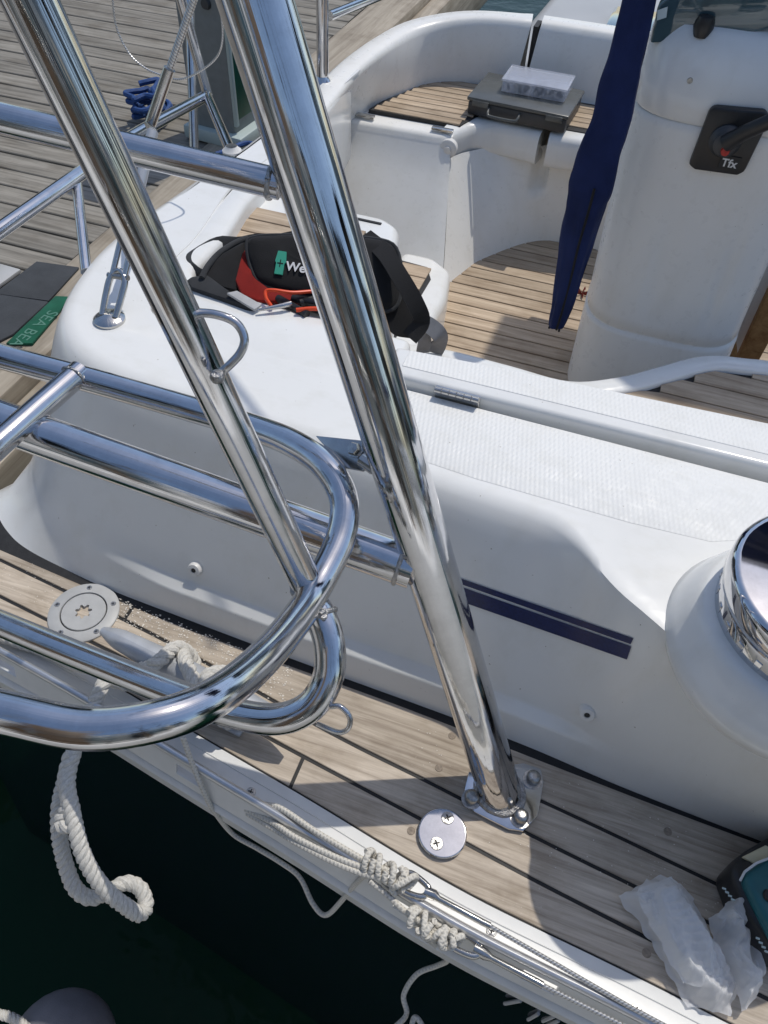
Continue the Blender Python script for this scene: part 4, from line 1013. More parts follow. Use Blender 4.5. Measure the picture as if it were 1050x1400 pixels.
# ================================================================== PUSHPIT RAIL ALONG THE STERN
def pushpit():
    o = empty('pushpit_rail'); tag(o, 'slender stainless pushpit rail standing along the white transom', 'guard rail')
    zr = 0.66
    def T(pts, r, nm='tube'): G().tube(pts, r, 20).obj(nm, 'stainless', o)
    a0 = atd(-120, 400, 1.02); a1 = atd(0, 315, 1.12); a2 = atd(110, 237, 1.26); a3 = atd(180, 187, 1.42); a4 = atd(284, 130, 1.70)
    G().tube(catmull([a0, a1, a2, a3, a4], 6), 0.0115, 20).obj('top_rail', 'stainless', o)
    foot1 = onz(118, 372, 0.28); 
    b1 = atd(104, 243, 1.26)
    T([b1, foot1], 0.0085, 'post')
    foot2 = onz(318, 214, 0.28)
    T([atd(282, 128, 1.70), foot2], 0.0105, 'post')
    T([atd(284, 130, 1.70), atd(245, -10, 1.55)], 0.0105, 'post')
    T([atd(258, -20, 1.9), atd(266, 212, 2.05)], 0.012, 'post')
    G().lathe([(0.018, 0), (0.018, 0.004), (0.013, 0.008), (0.0105, 0.012)], 20, Matrix.Translation((foot2.x, foot2.y, 0.288))).obj('foot', 'white_plastic', o)
    # far stanchion on the port quarter
    p0 = onz(441, 112, 0.29)
    s2 = empty('stanchion'); tag(s2, 'upright stainless stanchion on the far corner of the transom', 'stanchion')
    G().tube([(p0.x, p0.y, 0.27), (p0.x+0.01, p0.y+0.01, 1.0)], 0.0125, 20).obj('post', 'stainless', s2)
    G().lathe([(0.024, 0), (0.024, 0.005), (0.016, 0.012), (0.0125, 0.02)], 20, Matrix.Translation((p0.x, p0.y, 0.283))).obj('foot', 'stainless', s2)
    G().tube([ony(450, 22, 1.72), ony(540, -14, 2.1)], 0.010, 16).obj('rail', 'stainless', s2)
pushpit()

# ================================================================== PEDESTAL, SLEEVE, TABLE
def rr_section(cx, cy, hx, hy, z, n_=128, e=3.4, tilt=0.0, flute=0.0):
    out = []
    for k in range(n_+1):
        th = 2*math.pi*k/n_; c, s_ = math.cos(th), math.sin(th)
        x = hx*math.copysign(abs(c)**(2/e), c); y = hy*math.copysign(abs(s_)**(2/e), s_)
        if flute and y < 0:
            for x0, w_ in ((-0.035, 0.010), (0.075, 0.008)): y += flute*math.exp(-((x-x0)/w_)**2)
        out.append((cx+x, cy+y, z + tilt*y))
    return out
def pedestal():
    o = empty('steering_pedestal'); tag(o, 'grey white steering pedestal with black engine control in the cockpit', 'pedestal')
    cx, cy = 0.130, 1.46
    zq = ony(870, 457, 1.325).z
    secs = [(-0.25, .155, .142), (zq-0.012, .152, .139), (zq-0.004, .151, .138), (zq-0.001, .1475, .1345), (zq+0.003, .1475, .1345), (zq+0.006, .150, .137)]
    secs += [(zq+0.006+(0.44-zq-0.006)*k/16, .149+.004*k/16, .136+.004*k/16) for k in range(1, 17)] + [(0.452, .152, .139), (0.455, .149, .136)]
    rows = [rr_section(cx - 0.02*(z+0.25)/0.7, cy, a, b2, z, flute=0.007*sstep(0.10, 0.17, z)*(1-sstep(0.22, 0.34, z))) for z, a, b2 in secs]
    G().grid(rows, flip=True).obj('column', 'gelcoat_aged', o, merge=True, sharp=50)
    pod = [(0.455, .150, .137, 0), (0.459, .153, .140, 0), (0.50, .154, .139, 0.02), (0.55, .150, .128, 0.08), (0.585, .140, .108, 0.12), (0.592, .10, .08, 0.12), (0.593, .001, .001, 0.12)]
    rows = [rr_section(cx-0.022, cy+0.0, a, b2, z, tilt=t_) for z, a, b2, t_ in pod]
    G().grid(rows, flip=True).obj('pod', 'gelcoat', o, merge=True, sharp=50)
    # instrument binnacle glass standing at the top
    gl = [ony(u, v, 1.365) for u, v in ((888, 60), (899, 8), (960, -40), (1100, -60), (1100, 30), (1000, 52))]
    g = G(); 
    for dy in (0.0, 0.05):
        for p in gl: g.V.append(Vector((p.x, p.y+dy, p.z))); g.UV.append((0, 0))
    k6 = len(gl); g.F += [tuple(range(k6-1, -1, -1)), tuple(range(k6, 2*k6))] + [(i, (i+1) % k6, k6+(i+1) % k6, k6+i) for i in range(k6)]
    g.obj('instrument_hood', 'instrument_glass', o, bevel=0.004, seg=2)
    p = ony(962, 36, 1.358); G().lathe([(0.0001, -0.016), (0.011, -0.013), (0.015, 0), (0.011, 0.013), (0.0001, 0.016)], 20, Matrix.Translation(p)).obj('compass', 'black_plastic', o)
    q = [ony(u, v, 1.362) for u, v in ((899, 14), (913, 9), (911, 24), (898, 28))]
    G().poly(q).obj('display', 'pale_screen', o, smooth=False)
    # engine control plate and lever on the near face
    yf = cy - 0.1405
    pl = [ony(u, v, yf) for u, v in ((977, 143), (1046, 149), (1053, 160), (1018, 232), (1008, 237), (950, 229), (942, 222), (970, 148))]
    def slab(pts, y0, y1, nm, mat, bv, parent):
        g = G(); k = len(pts)
        for y in (y0, y1):
            for p in pts: g.V.append(Vector((p.x, y, p.z))); g.UV.append((p.x, p.z))
        g.F += [tuple(range(k-1, -1, -1)), tuple(range(k, 2*k))] + [(i, (i+1) % k, k+(i+1) % k, k+i) for i in range(k)]
        return g.obj(nm, mat, parent, bevel=bv, seg=2)
    cp = slab(pl, yf+0.01, yf-0.010, 'control_plate', 'black_plastic', 0.004, o)
    hub = ony(992, 192, yf-0.01); mm = frame_from((0, -1, 0), (hub.x, yf-0.009, hub.z))
    G().lathe([(0.024, 0), (0.024, 0.006), (0.019, 0.012), (0.017, 0.020), (0.012, 0.023), (0.0001, 0.024)], 28, mm).obj('hub', 'dark_grey_plastic', cp)
    G().lathe([(0.007, 0.023), (0.006, 0.029), (0.0001, 0.030)], 16, frame_from((0, -1, 0), (hub.x+0.003, yf-0.009, hub.z-0.006))).obj('button', 'red_plastic', cp)
    l1 = ony(1050, 160, yf-0.04); l0 = Vector((hub.x, yf-0.030, hub.z+0.004))
    G().tube([l0, l0.lerp(Vector((l1.x, yf-0.05, l1.z)), 0.5), Vector((l1.x, yf-0.06, l1.z)), Vector((l1.x+0.09, yf-0.06, l1.z+0.05))], [0.013, 0.011, 0.0105, 0.0105], 16).obj('lever', 'black_plastic', cp)
    lb = ony(986, 228, yf-0.0112)
    bx = G().box((0, 0, 0), (0.030, 0.002, 0.020), Matrix.Translation((lb.x+0.010, yf-0.0108, lb.z+0.008))).obj('badge', 'screw_recess', cp)
    text_mesh('Tfx', 'badge_text', 'print_white', bx, Matrix.Translation((lb.x-0.002, yf-0.0122, lb.z+0.002)) @ Matrix.Rotation(R_(90), 4, 'X'), 0.017, 0.0003, 0.0004)
    s_ = ony(944, 107, yf+0.006); sc = G().lathe([(0.0045, 0), (0.004, 0.002), (0.0001, 0.002)], 16, frame_from((0, -1, 0.1), s_ - Vector((0, 0.010, 0)))).obj('screw', 'screw_metal', o)
    # black box strapped to the far side of the column
    q = ony(868, 130, 1.72); G().box((q.x, 1.72, q.z-0.02), (0.05, 0.06, 0.16)).obj('speaker_box', 'black_plastic', o, bevel=0.006)
    # guard tube at the front of the column
    G().tube([ony(1060, 275, 1.40), ony(1008, 388, 1.40), ony(955, 492, 1.40)], 0.0075, 16).obj('guard_tube', 'stainless_worn', o)
pedestal()
def sleeve():
    o = empty('canvas_sleeve'); tag(o, 'long navy canvas sleeve hanging beside the steering pedestal', 'canvas sleeve')
    y0 = 1.28
    cpts = [(905, -140, 19), (888, -60, 18), (870, 0, 17), (859, 55, 18), (846, 110, 20), (834, 165, 21), (822, 205, 23), (812, 250, 25), (803, 285, 22), (790, 330, 20), (778, 380, 16), (766, 425, 12), (759, 447, 9)]
    path = catmull([ony(u, v, y0) for u, v, w_ in cpts], 6)
    wid = catmull([(w_, 0, 0) for *_, w_ in cpts], 6); fr = frames(path); rows = []
    rgt = Vector((1, 0.05, 0)); bk = Vector((0, 1, 0))
    for i, p in enumerate(path):
        d = (p-CAM).length; hw = wid[i].x*d/FPX*1.03
        rw = []
        for k in range(25):
            th = 2*math.pi*k/24
            rr = 1 + 0.16*math.sin(3*th + i*0.10) + 0.10*abs(math.sin(4*th - i*0.13)) + 0.10*noise.noise(Vector((th*1.5, i*0.22, 3.0))) - 0.04
            rw.append(p + rgt*hw*math.cos(th)*rr*0.97 + bk*hw*0.55*math.sin(th)*rr)
        rows.append(rw)
    g = G().grid(rows, flip=True); g.poly(rows[0]); g.obj('cloth', 'navy_canvas', o, sharp=180)
    zp = [p - bk*0.62*wid[i].x*(p-CAM).length/FPX + Vector((0.004, 0, 0)) for i, p in enumerate(path) if cpts[0]]
    G().tube(zp[42:], 0.0022, 8).obj('zip', 'black_fabric', o)
    G().tube([path[-1] + Vector((0.008, 0, 0.012)), path[-1] + Vector((0.009, 0, -0.008))], 0.002, 8).obj('cord_end', 'black_fabric', o)
    G().tube([path[-1] + Vector((-0.008, 0, 0.012)), path[-1] + Vector((-0.011, 0, -0.006))], 0.002, 8).obj('cord_end', 'black_fabric', o)
sleeve()
def table():
    o = empty('cockpit_table'); tag(o, 'folded cockpit table with white leaf and varnished wooden edge beside pedestal', 'table')
    yt = 1.52
    def slab(px, y0, y1, nm, mat, bv=0.003):
        g = G(); k = len(px); pts = [ony(u, v, y0) for u, v in px]
        for y in (y0, y1):
            for p in pts: g.V.append(Vector((p.x, y, p.z))); g.UV.append((p.x, p.z))
        g.F += [tuple(range(k-1, -1, -1)), tuple(range(k, 2*k))] + [(i, (i+1) % k, k+(i+1) % k, k+i) for i in range(k)]
        return g.obj(nm, mat, o, bevel=bv, seg=2)
    slab([(1075, 270), (1110, 300), (1010, 490), (985, 488), (1000, 400)], yt+0.05, yt+0.07, 'leaf', 'gelcoat_aged')
    slab([(1050, 400), (1075, 360), (1100, 380), (1034, 500), (1004, 500)], yt, yt+0.03, 'edge_rail', 'varnished_wood')
    slab([(1036, 330), (1062, 275), (1080, 290), (1050, 363), (1034, 362)], yt-0.04, yt, 'edge_rail', 'varnished_wood')
    slab([(985, 436), (1002, 434), (1008, 490), (990, 490)], yt-0.02, yt+0.0, 'leg', 'varnished_wood')
    slab([(1034, 312), (1048, 308), (1046, 322), (1036, 340), (1030, 336)], yt-0.10, yt-0.092, 'latch', 'stainless_worn', 0.001)
    for (u, v) in ((1022, 386), (1024, 405), (1006, 415), (1008, 436), (1002, 446)):
        p = ony(u, v, yt+0.049); G().lathe([(0.004, 0), (0.003, 0.002), (0.0001, 0.002)], 10, frame_from((0, -1, 0), p)).obj('screw', 'screw_metal', o)
table()

# ================================================================== BAG AND BOXES
def tool_bag():
    o = empty('tool_bag'); tag(o, 'open black and red tool bag with grey straps on the helm seat', 'tool bag')
    zs = 0.262
    # soft body: rounded wall of a bag opened flat
    ol = [(-0.625, 0.92), (-0.58, 0.903), (-0.45, 0.90), (-0.34, 0.905), (-0.325, 0.94), (-0.335, 0.99), (-0.42, 1.03), (-0.53, 1.04), (-0.60, 1.01), (-0.63, 0.96)]
    cc = catmull([(*p, 0) for p in ol], 6, closed=True); cc.append(cc[0]); cen = Vector((-0.48, 0.965, 0))
    rows = []
    for s_, z in ((1.0, zs), (1.03, zs+0.010), (1.02, zs+0.018), (1.0, zs+0.024), (0.97, zs+0.026), (0.93, zs+0.022), (0.90, zs+0.014), (0.86, zs+0.008), (0.01, zs+0.007)):
        rows.append([(cen.x+(p.x-cen.x)*s_, cen.y+(p.y-cen.y)*s_, z + 0.007*noise.noise(Vector((p.x*22, p.y*22, z*30)))) for p in cc])
    G().grid(rows).obj('body', 'charcoal_fabric', o, sharp=70, merge=True)
    # left flank: folded side of the bag
    def sheet(px, nm, mat, th=0.006, bv=0.003, zz=None):
        pts = [onz(u, v, z) for u, v, z in px]; k = len(pts)
        n_ = (pts[1]-pts[0]).cross(pts[-1]-pts[0]).normalized()
        if n_.dot(CAM-pts[0]) < 0: n_ = -n_
        g = G()
        for s_ in (-th, 0):
            for p in pts: g.V.append(p + n_*s_); g.UV.append((p.x, p.y))
        g.F += [tuple(range(k-1, -1, -1)), tuple(range(k, 2*k))] + [(i, (i+1) % k, k+(i+1) % k, k+i) for i in range(k)]
        return g.obj(nm, mat, o, bevel=bv, seg=2), pts, n_
    sheet([(250, 386, .300), (262, 377, .304), (284, 374, .308), (308, 392, .304), (352, 420, .298), (340, 424, .292), (262, 396, .292)], 'side_panel', 'charcoal_fabric', 0.03, 0.008)
    G().tube(catmull([onz(u, v, z) for u, v, z in ((276, 380, .306), (284, 364, .312), (300, 346, .314), (322, 332, .312), (338, 326, .308))], 6), 0.0045, 10).obj('piping', 'charcoal_fabric', o)
    sheet([(278, 378, .305), (286, 362, .312), (304, 345, .316), (330, 330, .320), (338, 328, .320), (332, 352, .305), (322, 396, .292), (306, 392, .298)], 'side_wall', 'black_fabric', 0.012, 0.006)
    sheet([(310, 400, .3045), (324, 397, .303), (358, 416, .298), (348, 423, .297)], 'reflective_strip', 'silver_strip', 0.004, 0.001)
    # red inside wall and tools
    sheet([(334, 333, .312), (342, 352, .306), (350, 380, .295), (372, 396, .290), (440, 408, .288), (440, 414, .287), (352, 410, .290), (330, 402, .292), (321, 382, .298)], 'red_lining', 'red_fabric', 0.008, 0.004)
    # lid panel with logo: stands up behind
    A_, B_, C_ = onz(338, 326, .330), onz(540, 336, .330), onz(372, 392, .288)
    n_ = (B_-A_).cross(C_-A_).normalized(); n_ = n_ if n_.dot(CAM-A_) > 0 else -n_
    def onp(u, v, lift=0.0):
        r_ = ray(u, v); P0 = A_ + n_*lift; return CAM + r_*((P0-CAM).dot(n_)/r_.dot(n_))
    ol = catmull([onp(u, v) for u, v in ((337, 330), (345, 323), (372, 320), (440, 321), (520, 326), (545, 345), (548, 400), (530, 424), (470, 412), (420, 404), (385, 398), (360, 388), (347, 376), (339, 352))], 4, closed=True)
    g = G(); k_ = len(ol)
    cen_ = sum(ol, Vector())/k_
    lay = [(1.0, -0.03), (1.0, -0.006), (0.975, -0.001), (0.93, 0.0025), (0.80, 0.005), (0.4, 0.006), (0.01, 0.006)]
    rows = [[cen_ + (p-cen_)*f_ + n_*(h_ + 0.0018*noise.noise(p*40+Vector((f_*3, 0, 0)))) for p in ol+[ol[0]]] for f_, h_ in lay]
    g.grid(rows).obj('lid_panel', 'black_fabric', o, sharp=60, merge=True)
    G().tube([cen_ + (p-cen_)*1.0 + n_*(-0.004) for p in ol+[ol[0]]], 0.003, 8).obj('piping', 'charcoal_fabric', o)
    def mat_at(u, v, u2, v2, lift):
        p = onp(u, v, lift); ex = (onp(u2, v2, lift)-p).normalized(); ey = n_.cross(ex); return Matrix(((ex.x, ey.x, n_.x, p.x), (ex.y, ey.y, n_.y, p.y), (ex.z, ey.z, n_.z, p.z), (0, 0, 0, 1)))
    MM = mat_at(375, 374, 440, 384, 0.0085)
    bx = G().prism([(0.000, 0.000), (0.0125, 0.000), (0.0125, 0.017), (0.0145, 0.020), (0.0125, 0.036), (0.000, 0.036), (-0.002, 0.020), (0.000, 0.017)], -0.004, 0.0006, MM).obj('logo', 'logo_green', o, smooth=False)
    G().box((0.0062, 0.017, 0.0009), (0.009, 0.0014, 0.0006), MM).box((0.0062, 0.017, 0.0009), (0.0014, 0.011, 0.00065), MM).obj('logo_mark', 'black_fabric', bx)
    text_mesh('Wera', 'logo_text', 'print_white', o, MM @ Matrix.Translation((0.0155, 0.008, 0.0006)), 0.0195, 0.0005, 0.0004)
    sheet([(380, 318, .322), (400, 314, .324), (455, 322, .322), (450, 334, .316), (385, 326, .318)], 'handle', 'black_fabric', 0.01, 0.004)
    # cables and screwdrivers in the bag
    G().tube(catmull([onz(u, v, z) for u, v, z in ((372, 420, .294), (364, 408, .300), (364, 398, .305), (376, 397, .307), (400, 400, .304), (430, 398, .300))], 6), 0.0028, 12).obj('cable', 'orange_cable', o)
    G().tube(catmull([onz(u, v, z) for u, v, z in ((405, 424, .296), (430, 422, .298), (470, 424, .298))], 6), 0.0032, 12).obj('cable', 'orange_cable', o)
    G().tube([onz(352, 424, .296), onz(386, 418, .298), onz(398, 415, .298)], [0.002, 0.004, 0.004], 10).obj('screwdriver', 'stainless_worn', o)
    for k, (u0, v0, u1, v1) in enumerate(((400, 408, 440, 416), (410, 414, 450, 404), (380, 408, 420, 430))):
        G().tube([onz(u0, v0, .288), onz(u1, v1, .292)], 0.006, 10).obj('tool_grip', 'black_plastic', o)
    # right flank and straps
    sheet([(505, 348, .295), (520, 368, .30), (552, 400, .285), (576, 432, .262), (566, 462, .245), (535, 458, .245), (510, 420, .262)], 'side_panel', 'black_fabric', 0.015, 0.006)
    def strap(px, w_, nm, mat):
        path = catmull([onz(u, v, z) for u, v, z in px], 6); rows = []
        fr = frames(path)
        for i, p in enumerate(path):
            s_ = fr[i][0].cross(Vector((0.3, -0.6, 0.7))).normalized()*w_/2
            up_ = s_.cross(fr[i][0]).normalized()*0.0014
            rows.append([p-s_-up_, p-s_+up_, p+s_+up_, p+s_-up_, p-s_-up_])
        return G().grid(rows).obj(nm, mat, o, merge=True)
    strap([(498, 322, .325), (525, 345, .33), (548, 380, .322), (568, 415, .297), (576, 440, .268), (560, 462, .25)], 0.026, 'strap', 'black_fabric')
    strap([(572, 438, .245), (588, 446, .232), (601, 458, .215), (600, 470, .19), (594, 482, .165)], 0.026, 'strap', 'grey_webbing')
    strap([(570, 448, .225), (580, 464, .205), (578, 482, .170)], 0.022, 'strap', 'grey_webbing')
tool_bag()
def organisers():
    zs = 0.1715
    a = empty('organiser_case'); tag(a, 'dark grey organiser case with handle lying on the far teak bench', 'organiser case')
    A = [onz(636, 150, zs+0.002), onz(737, 172, zs+0.002)]
    ux = (A[1]-A[0]); ux.z = 0; W = 0.185; ux.normalize(); uy = Vector((-ux.y, ux.x, 0))
    ang = math.atan2(ux.y, ux.x) 
    # near-left corner, rotated so the case reads as in the photograph
    O = onz(638, 156, zs); ang = math.radians(-3); mm = Matrix.Translation((O.x, O.y, zs)) @ Matrix.Rotation(ang, 4, 'Z')
    W, D, Hh = 0.242, 0.165, 0.042
    G().box((W/2, D/2, Hh*0.38), (W, D, Hh*0.76), mm).obj('tray', 'dark_grey_plastic', a, bevel=0.005, seg=2)
    G().box((W/2, D/2, Hh*0.88), (W+0.006, D+0.006, Hh*0.22), mm).obj('lid', 'grey_lid', a, bevel=0.003, seg=2)
    for x in (0.012, W-0.05): G().box((x+0.02, -0.003, Hh*0.72), (0.04, 0.006, 0.013), mm).obj('latch', 'grey_lid', a, bevel=0.001)
    G().tube(catmull([mm @ Vector(p) for p in ((0.055, -0.004, 0.024), (0.056, -0.016, 0.018), (0.065, -0.021, 0.014), (0.12, -0.021, 0.014), (0.129, -0.016, 0.018), (0.130, -0.004, 0.024))], 5), 0.0036, 12).obj('handle', 'grey_lid', a)
    c = empty('parts_box'); tag(c, 'clear plastic parts box of small fittings on top of grey case', 'parts box')
    m2 = mm @ Matrix.Translation((0.062, 0.060, Hh*0.99+0.0005)) @ Matrix.Rotation(R_(2), 4, 'Z')
    W2, D2, H2 = 0.155, 0.095, 0.030
    G().box((W2/2, D2/2, H2*0.42), (W2, D2, H2*0.84), m2).obj('tray', 'clear_plastic', c, bevel=0.003)
    G().box((W2/2, D2/2, H2*0.92), (W2+0.005, D2+0.005, H2*0.16), m2).obj('lid', 'clear_plastic', c, bevel=0.0015)
    rnd = random.Random(2)
    for k in range(34):
        x, y = rnd.uniform(0.012, W2-0.012), (rnd.uniform(0.006, 0.02) if k < 20 else rnd.uniform(0.02, D2-0.01)); hh = rnd.uniform(0.006, 0.018)
        g = G()
        if k % 2: g.box((x, y, 0.003+hh/2), (rnd.uniform(0.005, 0.012), rnd.uniform(0.004, 0.008), hh), m2 @ Matrix.Translation((0, 0, 0)))
        else: g.tube([m2 @ Vector((x, y, 0.006)), m2 @ Vector((x+rnd.uniform(-0.01, 0.01), y+0.004, 0.006+hh))], rnd.uniform(0.002, 0.004), 8)
        g.obj('fitting', ('dark_contents', 'stainless_worn', 'dark_contents', 'grey_lid')[k % 4], c)
    for k in range(1, 6): G().box((W2*k/6, D2/2, H2*0.45), (0.001, D2-0.004, H2*0.7), m2).obj('divider', 'clear_plastic', c)
organisers()
def leaf():
    p = onz(795, 402, ZS+0.002); o = G()
    for k in range(5):
        th = k*1.256; o.tube([(p.x, p.y, ZS+0.003), (p.x+0.012*math.cos(th), p.y+0.014*math.sin(th), ZS+0.007+0.004*(k % 2)), (p.x+0.02*math.cos(th), p.y+0.022*math.sin(th), ZS+0.004)], [0.002, 0.006, 0.001], 6, ell=0.3)
    tag(o.obj('dry_leaf', 'red_leaf'), 'small dry red leaf on the sunlit cockpit sole', 'leaf')
leaf()

# ================================================================== DOCK
def dock():
    zd = -0.45
    d = empty('dock'); d['kind'] = 'structure'; d['label'] = 'weathered grey timber pontoon behind the stern'
    G().box((-3.6, 3.0, zd-0.16), (3.9, 9.0, 0.2)).obj('frame', 'caulk', d, smooth=False)
    y = 0.4; k = 0; rnd = random.Random(11)
    while y < 6.8:
        wd = 0.108
        plank('plank', d, 'dock_wood', -5.4, -1.66+0.01*rnd.random(), (lambda x, q=y: q), (lambda x, q=y+wd: q), zd + 0.004*rnd.random(), 0.03, 0.0045, 0.003, 10)
        y += wd; k += 1
    bm_ = G().prism([(-1.655, 0.4), (-1.445, 0.4), (-1.42, 2.4), (-1.40, 7.0), (-1.64, 7.0)], zd-0.22, zd+0.012).obj('edge_beam', 'dock_beam', d, bevel=0.012)
    G().prism([(-1.436, 0.4), (-1.32, 0.4), (-1.29, 7.0), (-1.395, 7.0)], zd-0.30, zd-0.03).obj('rubbing_timber', 'dock_beam', d, bevel=0.02)
    # mats
    def quad(px, z0, z1, nm, mat, label, cat, bv=0.002):
        pts = [onz(u, v, z1) for u, v in px]
        o = G().prism([(p.x, p.y) for p in pts], z0, z1).obj(nm, mat, bevel=bv); tag(o, label, cat); return o
    quad([(0, 360), (28, 368), (-30, 410), (-60, 395)], zd+0.004, zd+0.016, 'dock_step', 'grey_hull', 'pale grey flat step edge lying on the dock boards', 'step')
    quad([(-60, 440), (50, 357), (108, 365), (66, 411), (0, 402)], zd+0.013, zd+0.02, 'rubber_mat', 'dock_mat', 'dark grey mat on the dock edge above the green mat', 'mat')
    quad([(-60, 470), (-2, 402), (66, 412), (18, 456), (-30, 480)], zd+0.013, zd+0.021, 'rubber_mat', 'dock_mat', 'grey mat on the dock directly left of the green mat', 'mat')
    gm = empty('green_mat'); tag(gm, 'green mat strip with pale letters on the dock edge', 'mat')
    pts = [onz(u, v, zd+0.02) for u, v in ((76, 405), (98, 406), (44, 470), (8, 470))]
    G().prism([(p.x, p.y) for p in pts], zd+0.013, zd+0.022).obj('mat', 'green_mat', gm, bevel=0.002)
    s0 = onz(76, 426, zd+0.0226); s1 = onz(30, 465, zd+0.0226); ex = (s1-s0).normalized(); ez = Vector((0, 0, 1)); ey = ez.cross(ex)
    MM = Matrix(((ex.x, ey.x, 0, s0.x), (ex.y, ey.y, 0, s0.y), (ex.z, ey.z, 1, s0.z), (0, 0, 0, 1)))
    text_mesh('SEA BEA', 'lettering', 'print_pale', gm, MM @ Matrix.Translation((0, -0.02, 0)), 0.050, 0.0003, 0.0)
dock()
def power_post():
    o = empty('power_post'); tag(o, 'grey dockside power post with green side panel', 'power post')
    zd = -0.436; p = onz(322, 200, zd)      # near right bottom corner
    mm = Matrix.Translation((p.x, p.y, zd)) @ Matrix.Rotation(R_(-6), 4, 'Z')
    G().box((-0.10, 0.14, 0.62), (0.20, 0.27, 1.20), mm).obj('cabinet', 'power_post_grey', o, bevel=0.012)
    G().box((-0.09, 0.14, 0.02), (0.27, 0.33, 0.05), mm).obj('plinth', 'pale_trim', o, bevel=0.008)
    G().box((0.002, 0.14, 0.60), (0.012, 0.22, 1.02), mm).obj('side_panel', 'power_post_green', o, bevel=0.003)
    for y in (0.018, 0.262): G().box((0.004, y, 0.60), (0.014, 0.02, 1.06), mm).obj('trim', 'pale_trim', o, bevel=0.003)
    G().box((-0.12, 0.001, 0.80), (0.07, 0.008, 0.05), mm).obj('notice', 'pale_trim', o, bevel=0.001)
    G().lathe([(0.02, 0), (0.016, 0.012), (0.0001, 0.014)], 16, mm @ frame_from((0, -1, 0), (-0.06, 0.004, 0.48))).obj('socket', 'dark_grey_plastic', o)
power_post()
def blue_rope():
    zd = -0.43; c = onz(207, 162, zd); rnd = random.Random(5); pts = []
    for k in range(46):
        th = k*0.62; r_ = 0.03+0.07*rnd.random(); pts.append((c.x + r_*math.cos(th)*0.8, c.y + r_*math.sin(th)*1.3, zd + 0.012 + 0.0022*k + 0.01*rnd.random()))
    tag(G().tube(catmull(pts, 5), 0.011, 8).obj('blue_rope_coil', 'blue_rope'), 'coil of bright blue rope heaped on the dock boards', 'rope coil')
    q = [onz(u, v, zd+0.02) for u, v in ((285, 215), (310, 206), (335, 196), (348, 200), (354, 218), (360, 240))]
    tag(G().tube(catmull(q, 6), 0.010, 8).obj('shore_cable', 'blue_rope'), 'dark blue shore cable trailing from the power post foot', 'cable')
blue_rope()
def fender():
    o = empty('fender'); tag(o, 'rounded grey fabric-covered fender floating low beside the hull', 'fender')
    c = atd(58, 1484, 1.25); mm = frame_from(Vector((0.15, 0.9, 0.42)), c)
    prof = [(0.0001, 0.150)] + [(0.085*math.sin(t_*math.pi/2/8), 0.06+0.085*math.cos(t_*math.pi/2/8)) for t_ in range(1, 9)] + [(0.085, -0.25), (0.05, -0.33), (0.0001, -0.34)]
    prof[0] = (0.0001, 0.145)
    G().lathe(prof, 40, mm).obj('body', 'fender_grey', o, merge=True)
    rope3([atd(-30, 1385, 1.22), atd(5, 1388, 1.22), atd(30, 1400, 1.22), atd(60, 1430, 1.22)], 0.008, 0.022, 6).obj('lanyard', 'rope', o)
fender()
def far_boat():
    o = empty('neighbour_boat'); tag(o, 'white deck edge of another boat beyond the far coaming', 'boat')
    G().prism([(-0.55, 2.75), (2.6, 2.75), (2.6, 5.0), (-0.45, 5.0)], -0.9, 0.02).obj('hull', 'grey_hull', o, bevel=0.05, seg=3)
    G().prism([(-0.25, 2.95), (0.35, 2.95), (0.40, 3.35), (-0.25, 3.35)], 0.02, 0.055).obj('hatch', 'instrument_glass', o, bevel=0.015)
    G().prism([(0.6, 3.0), (2.4, 3.0), (2.4, 4.4), (0.6, 4.4)], 0.02, 0.42).obj('cabin', 'grey_hull', o, bevel=0.05, seg=3)
    G().tube([(0.95, 2.85, 0.0), (0.95, 2.87, 1.2)], 0.05, 16).obj('mast_foot', 'far_wood', o)
far_boat()
def swim_platform():
    G().prism([(-1.15, 0.60), (-0.86, 0.60), (-0.84, 1.75), (-1.1, 1.75)], -0.42, -0.36).obj('swim_platform', 'gelcoat_aged', yacht, bevel=0.015, seg=3)
    G().grid([[(-0.98, Tf(-0.98)-0.05, 0.0), (-0.98, 0.60, 0.0)], [(-0.99, Tf(-0.98)-0.05, -0.8), (-0.99, 0.60, -0.8)]]).obj('transom', 'gelcoat_aged', yacht)
swim_platform()

# ================================================================== AROUND: unseen canopy for shade, added boats and buildings for reflections
def canopy():  # unseen cloth, its edge and corner shaped to shade pedestal and near bench
    o = empty('unseen_shade_canopy'); tag(o, 'unseen navy canvas bimini canopy shaped to shade the steering pedestal', 'canopy')
    rows = []
    for i in range(9):
        rw = []
        for k in range(13):
            f_ = k/12; y = 1.88 + 0.66*f_; xs_ = 0.20 + 0.24*(1-sstep(1.86, 2.08, y)); x = xs_ + (1.85-xs_)*i/8
            rw.append((x, y, 1.93 + 0.05*math.sin(math.pi*f_) - 0.01*math.sin(i*1.7)))
        rows.append(rw)
    G().grid(rows).obj('cloth', 'navy_canvas', o)
    for x in (0.95, 1.75):
        G().tube(catmull([(x, 2.2, 0.3), (x, 2.1, 1.3), (x, 2.0, 1.9), (x, 2.26, 1.985), (x, 2.55, 1.92), (x, 2.6, 1.2)], 6), 0.012, 12).obj('bow', 'stainless_worn', o)
canopy()
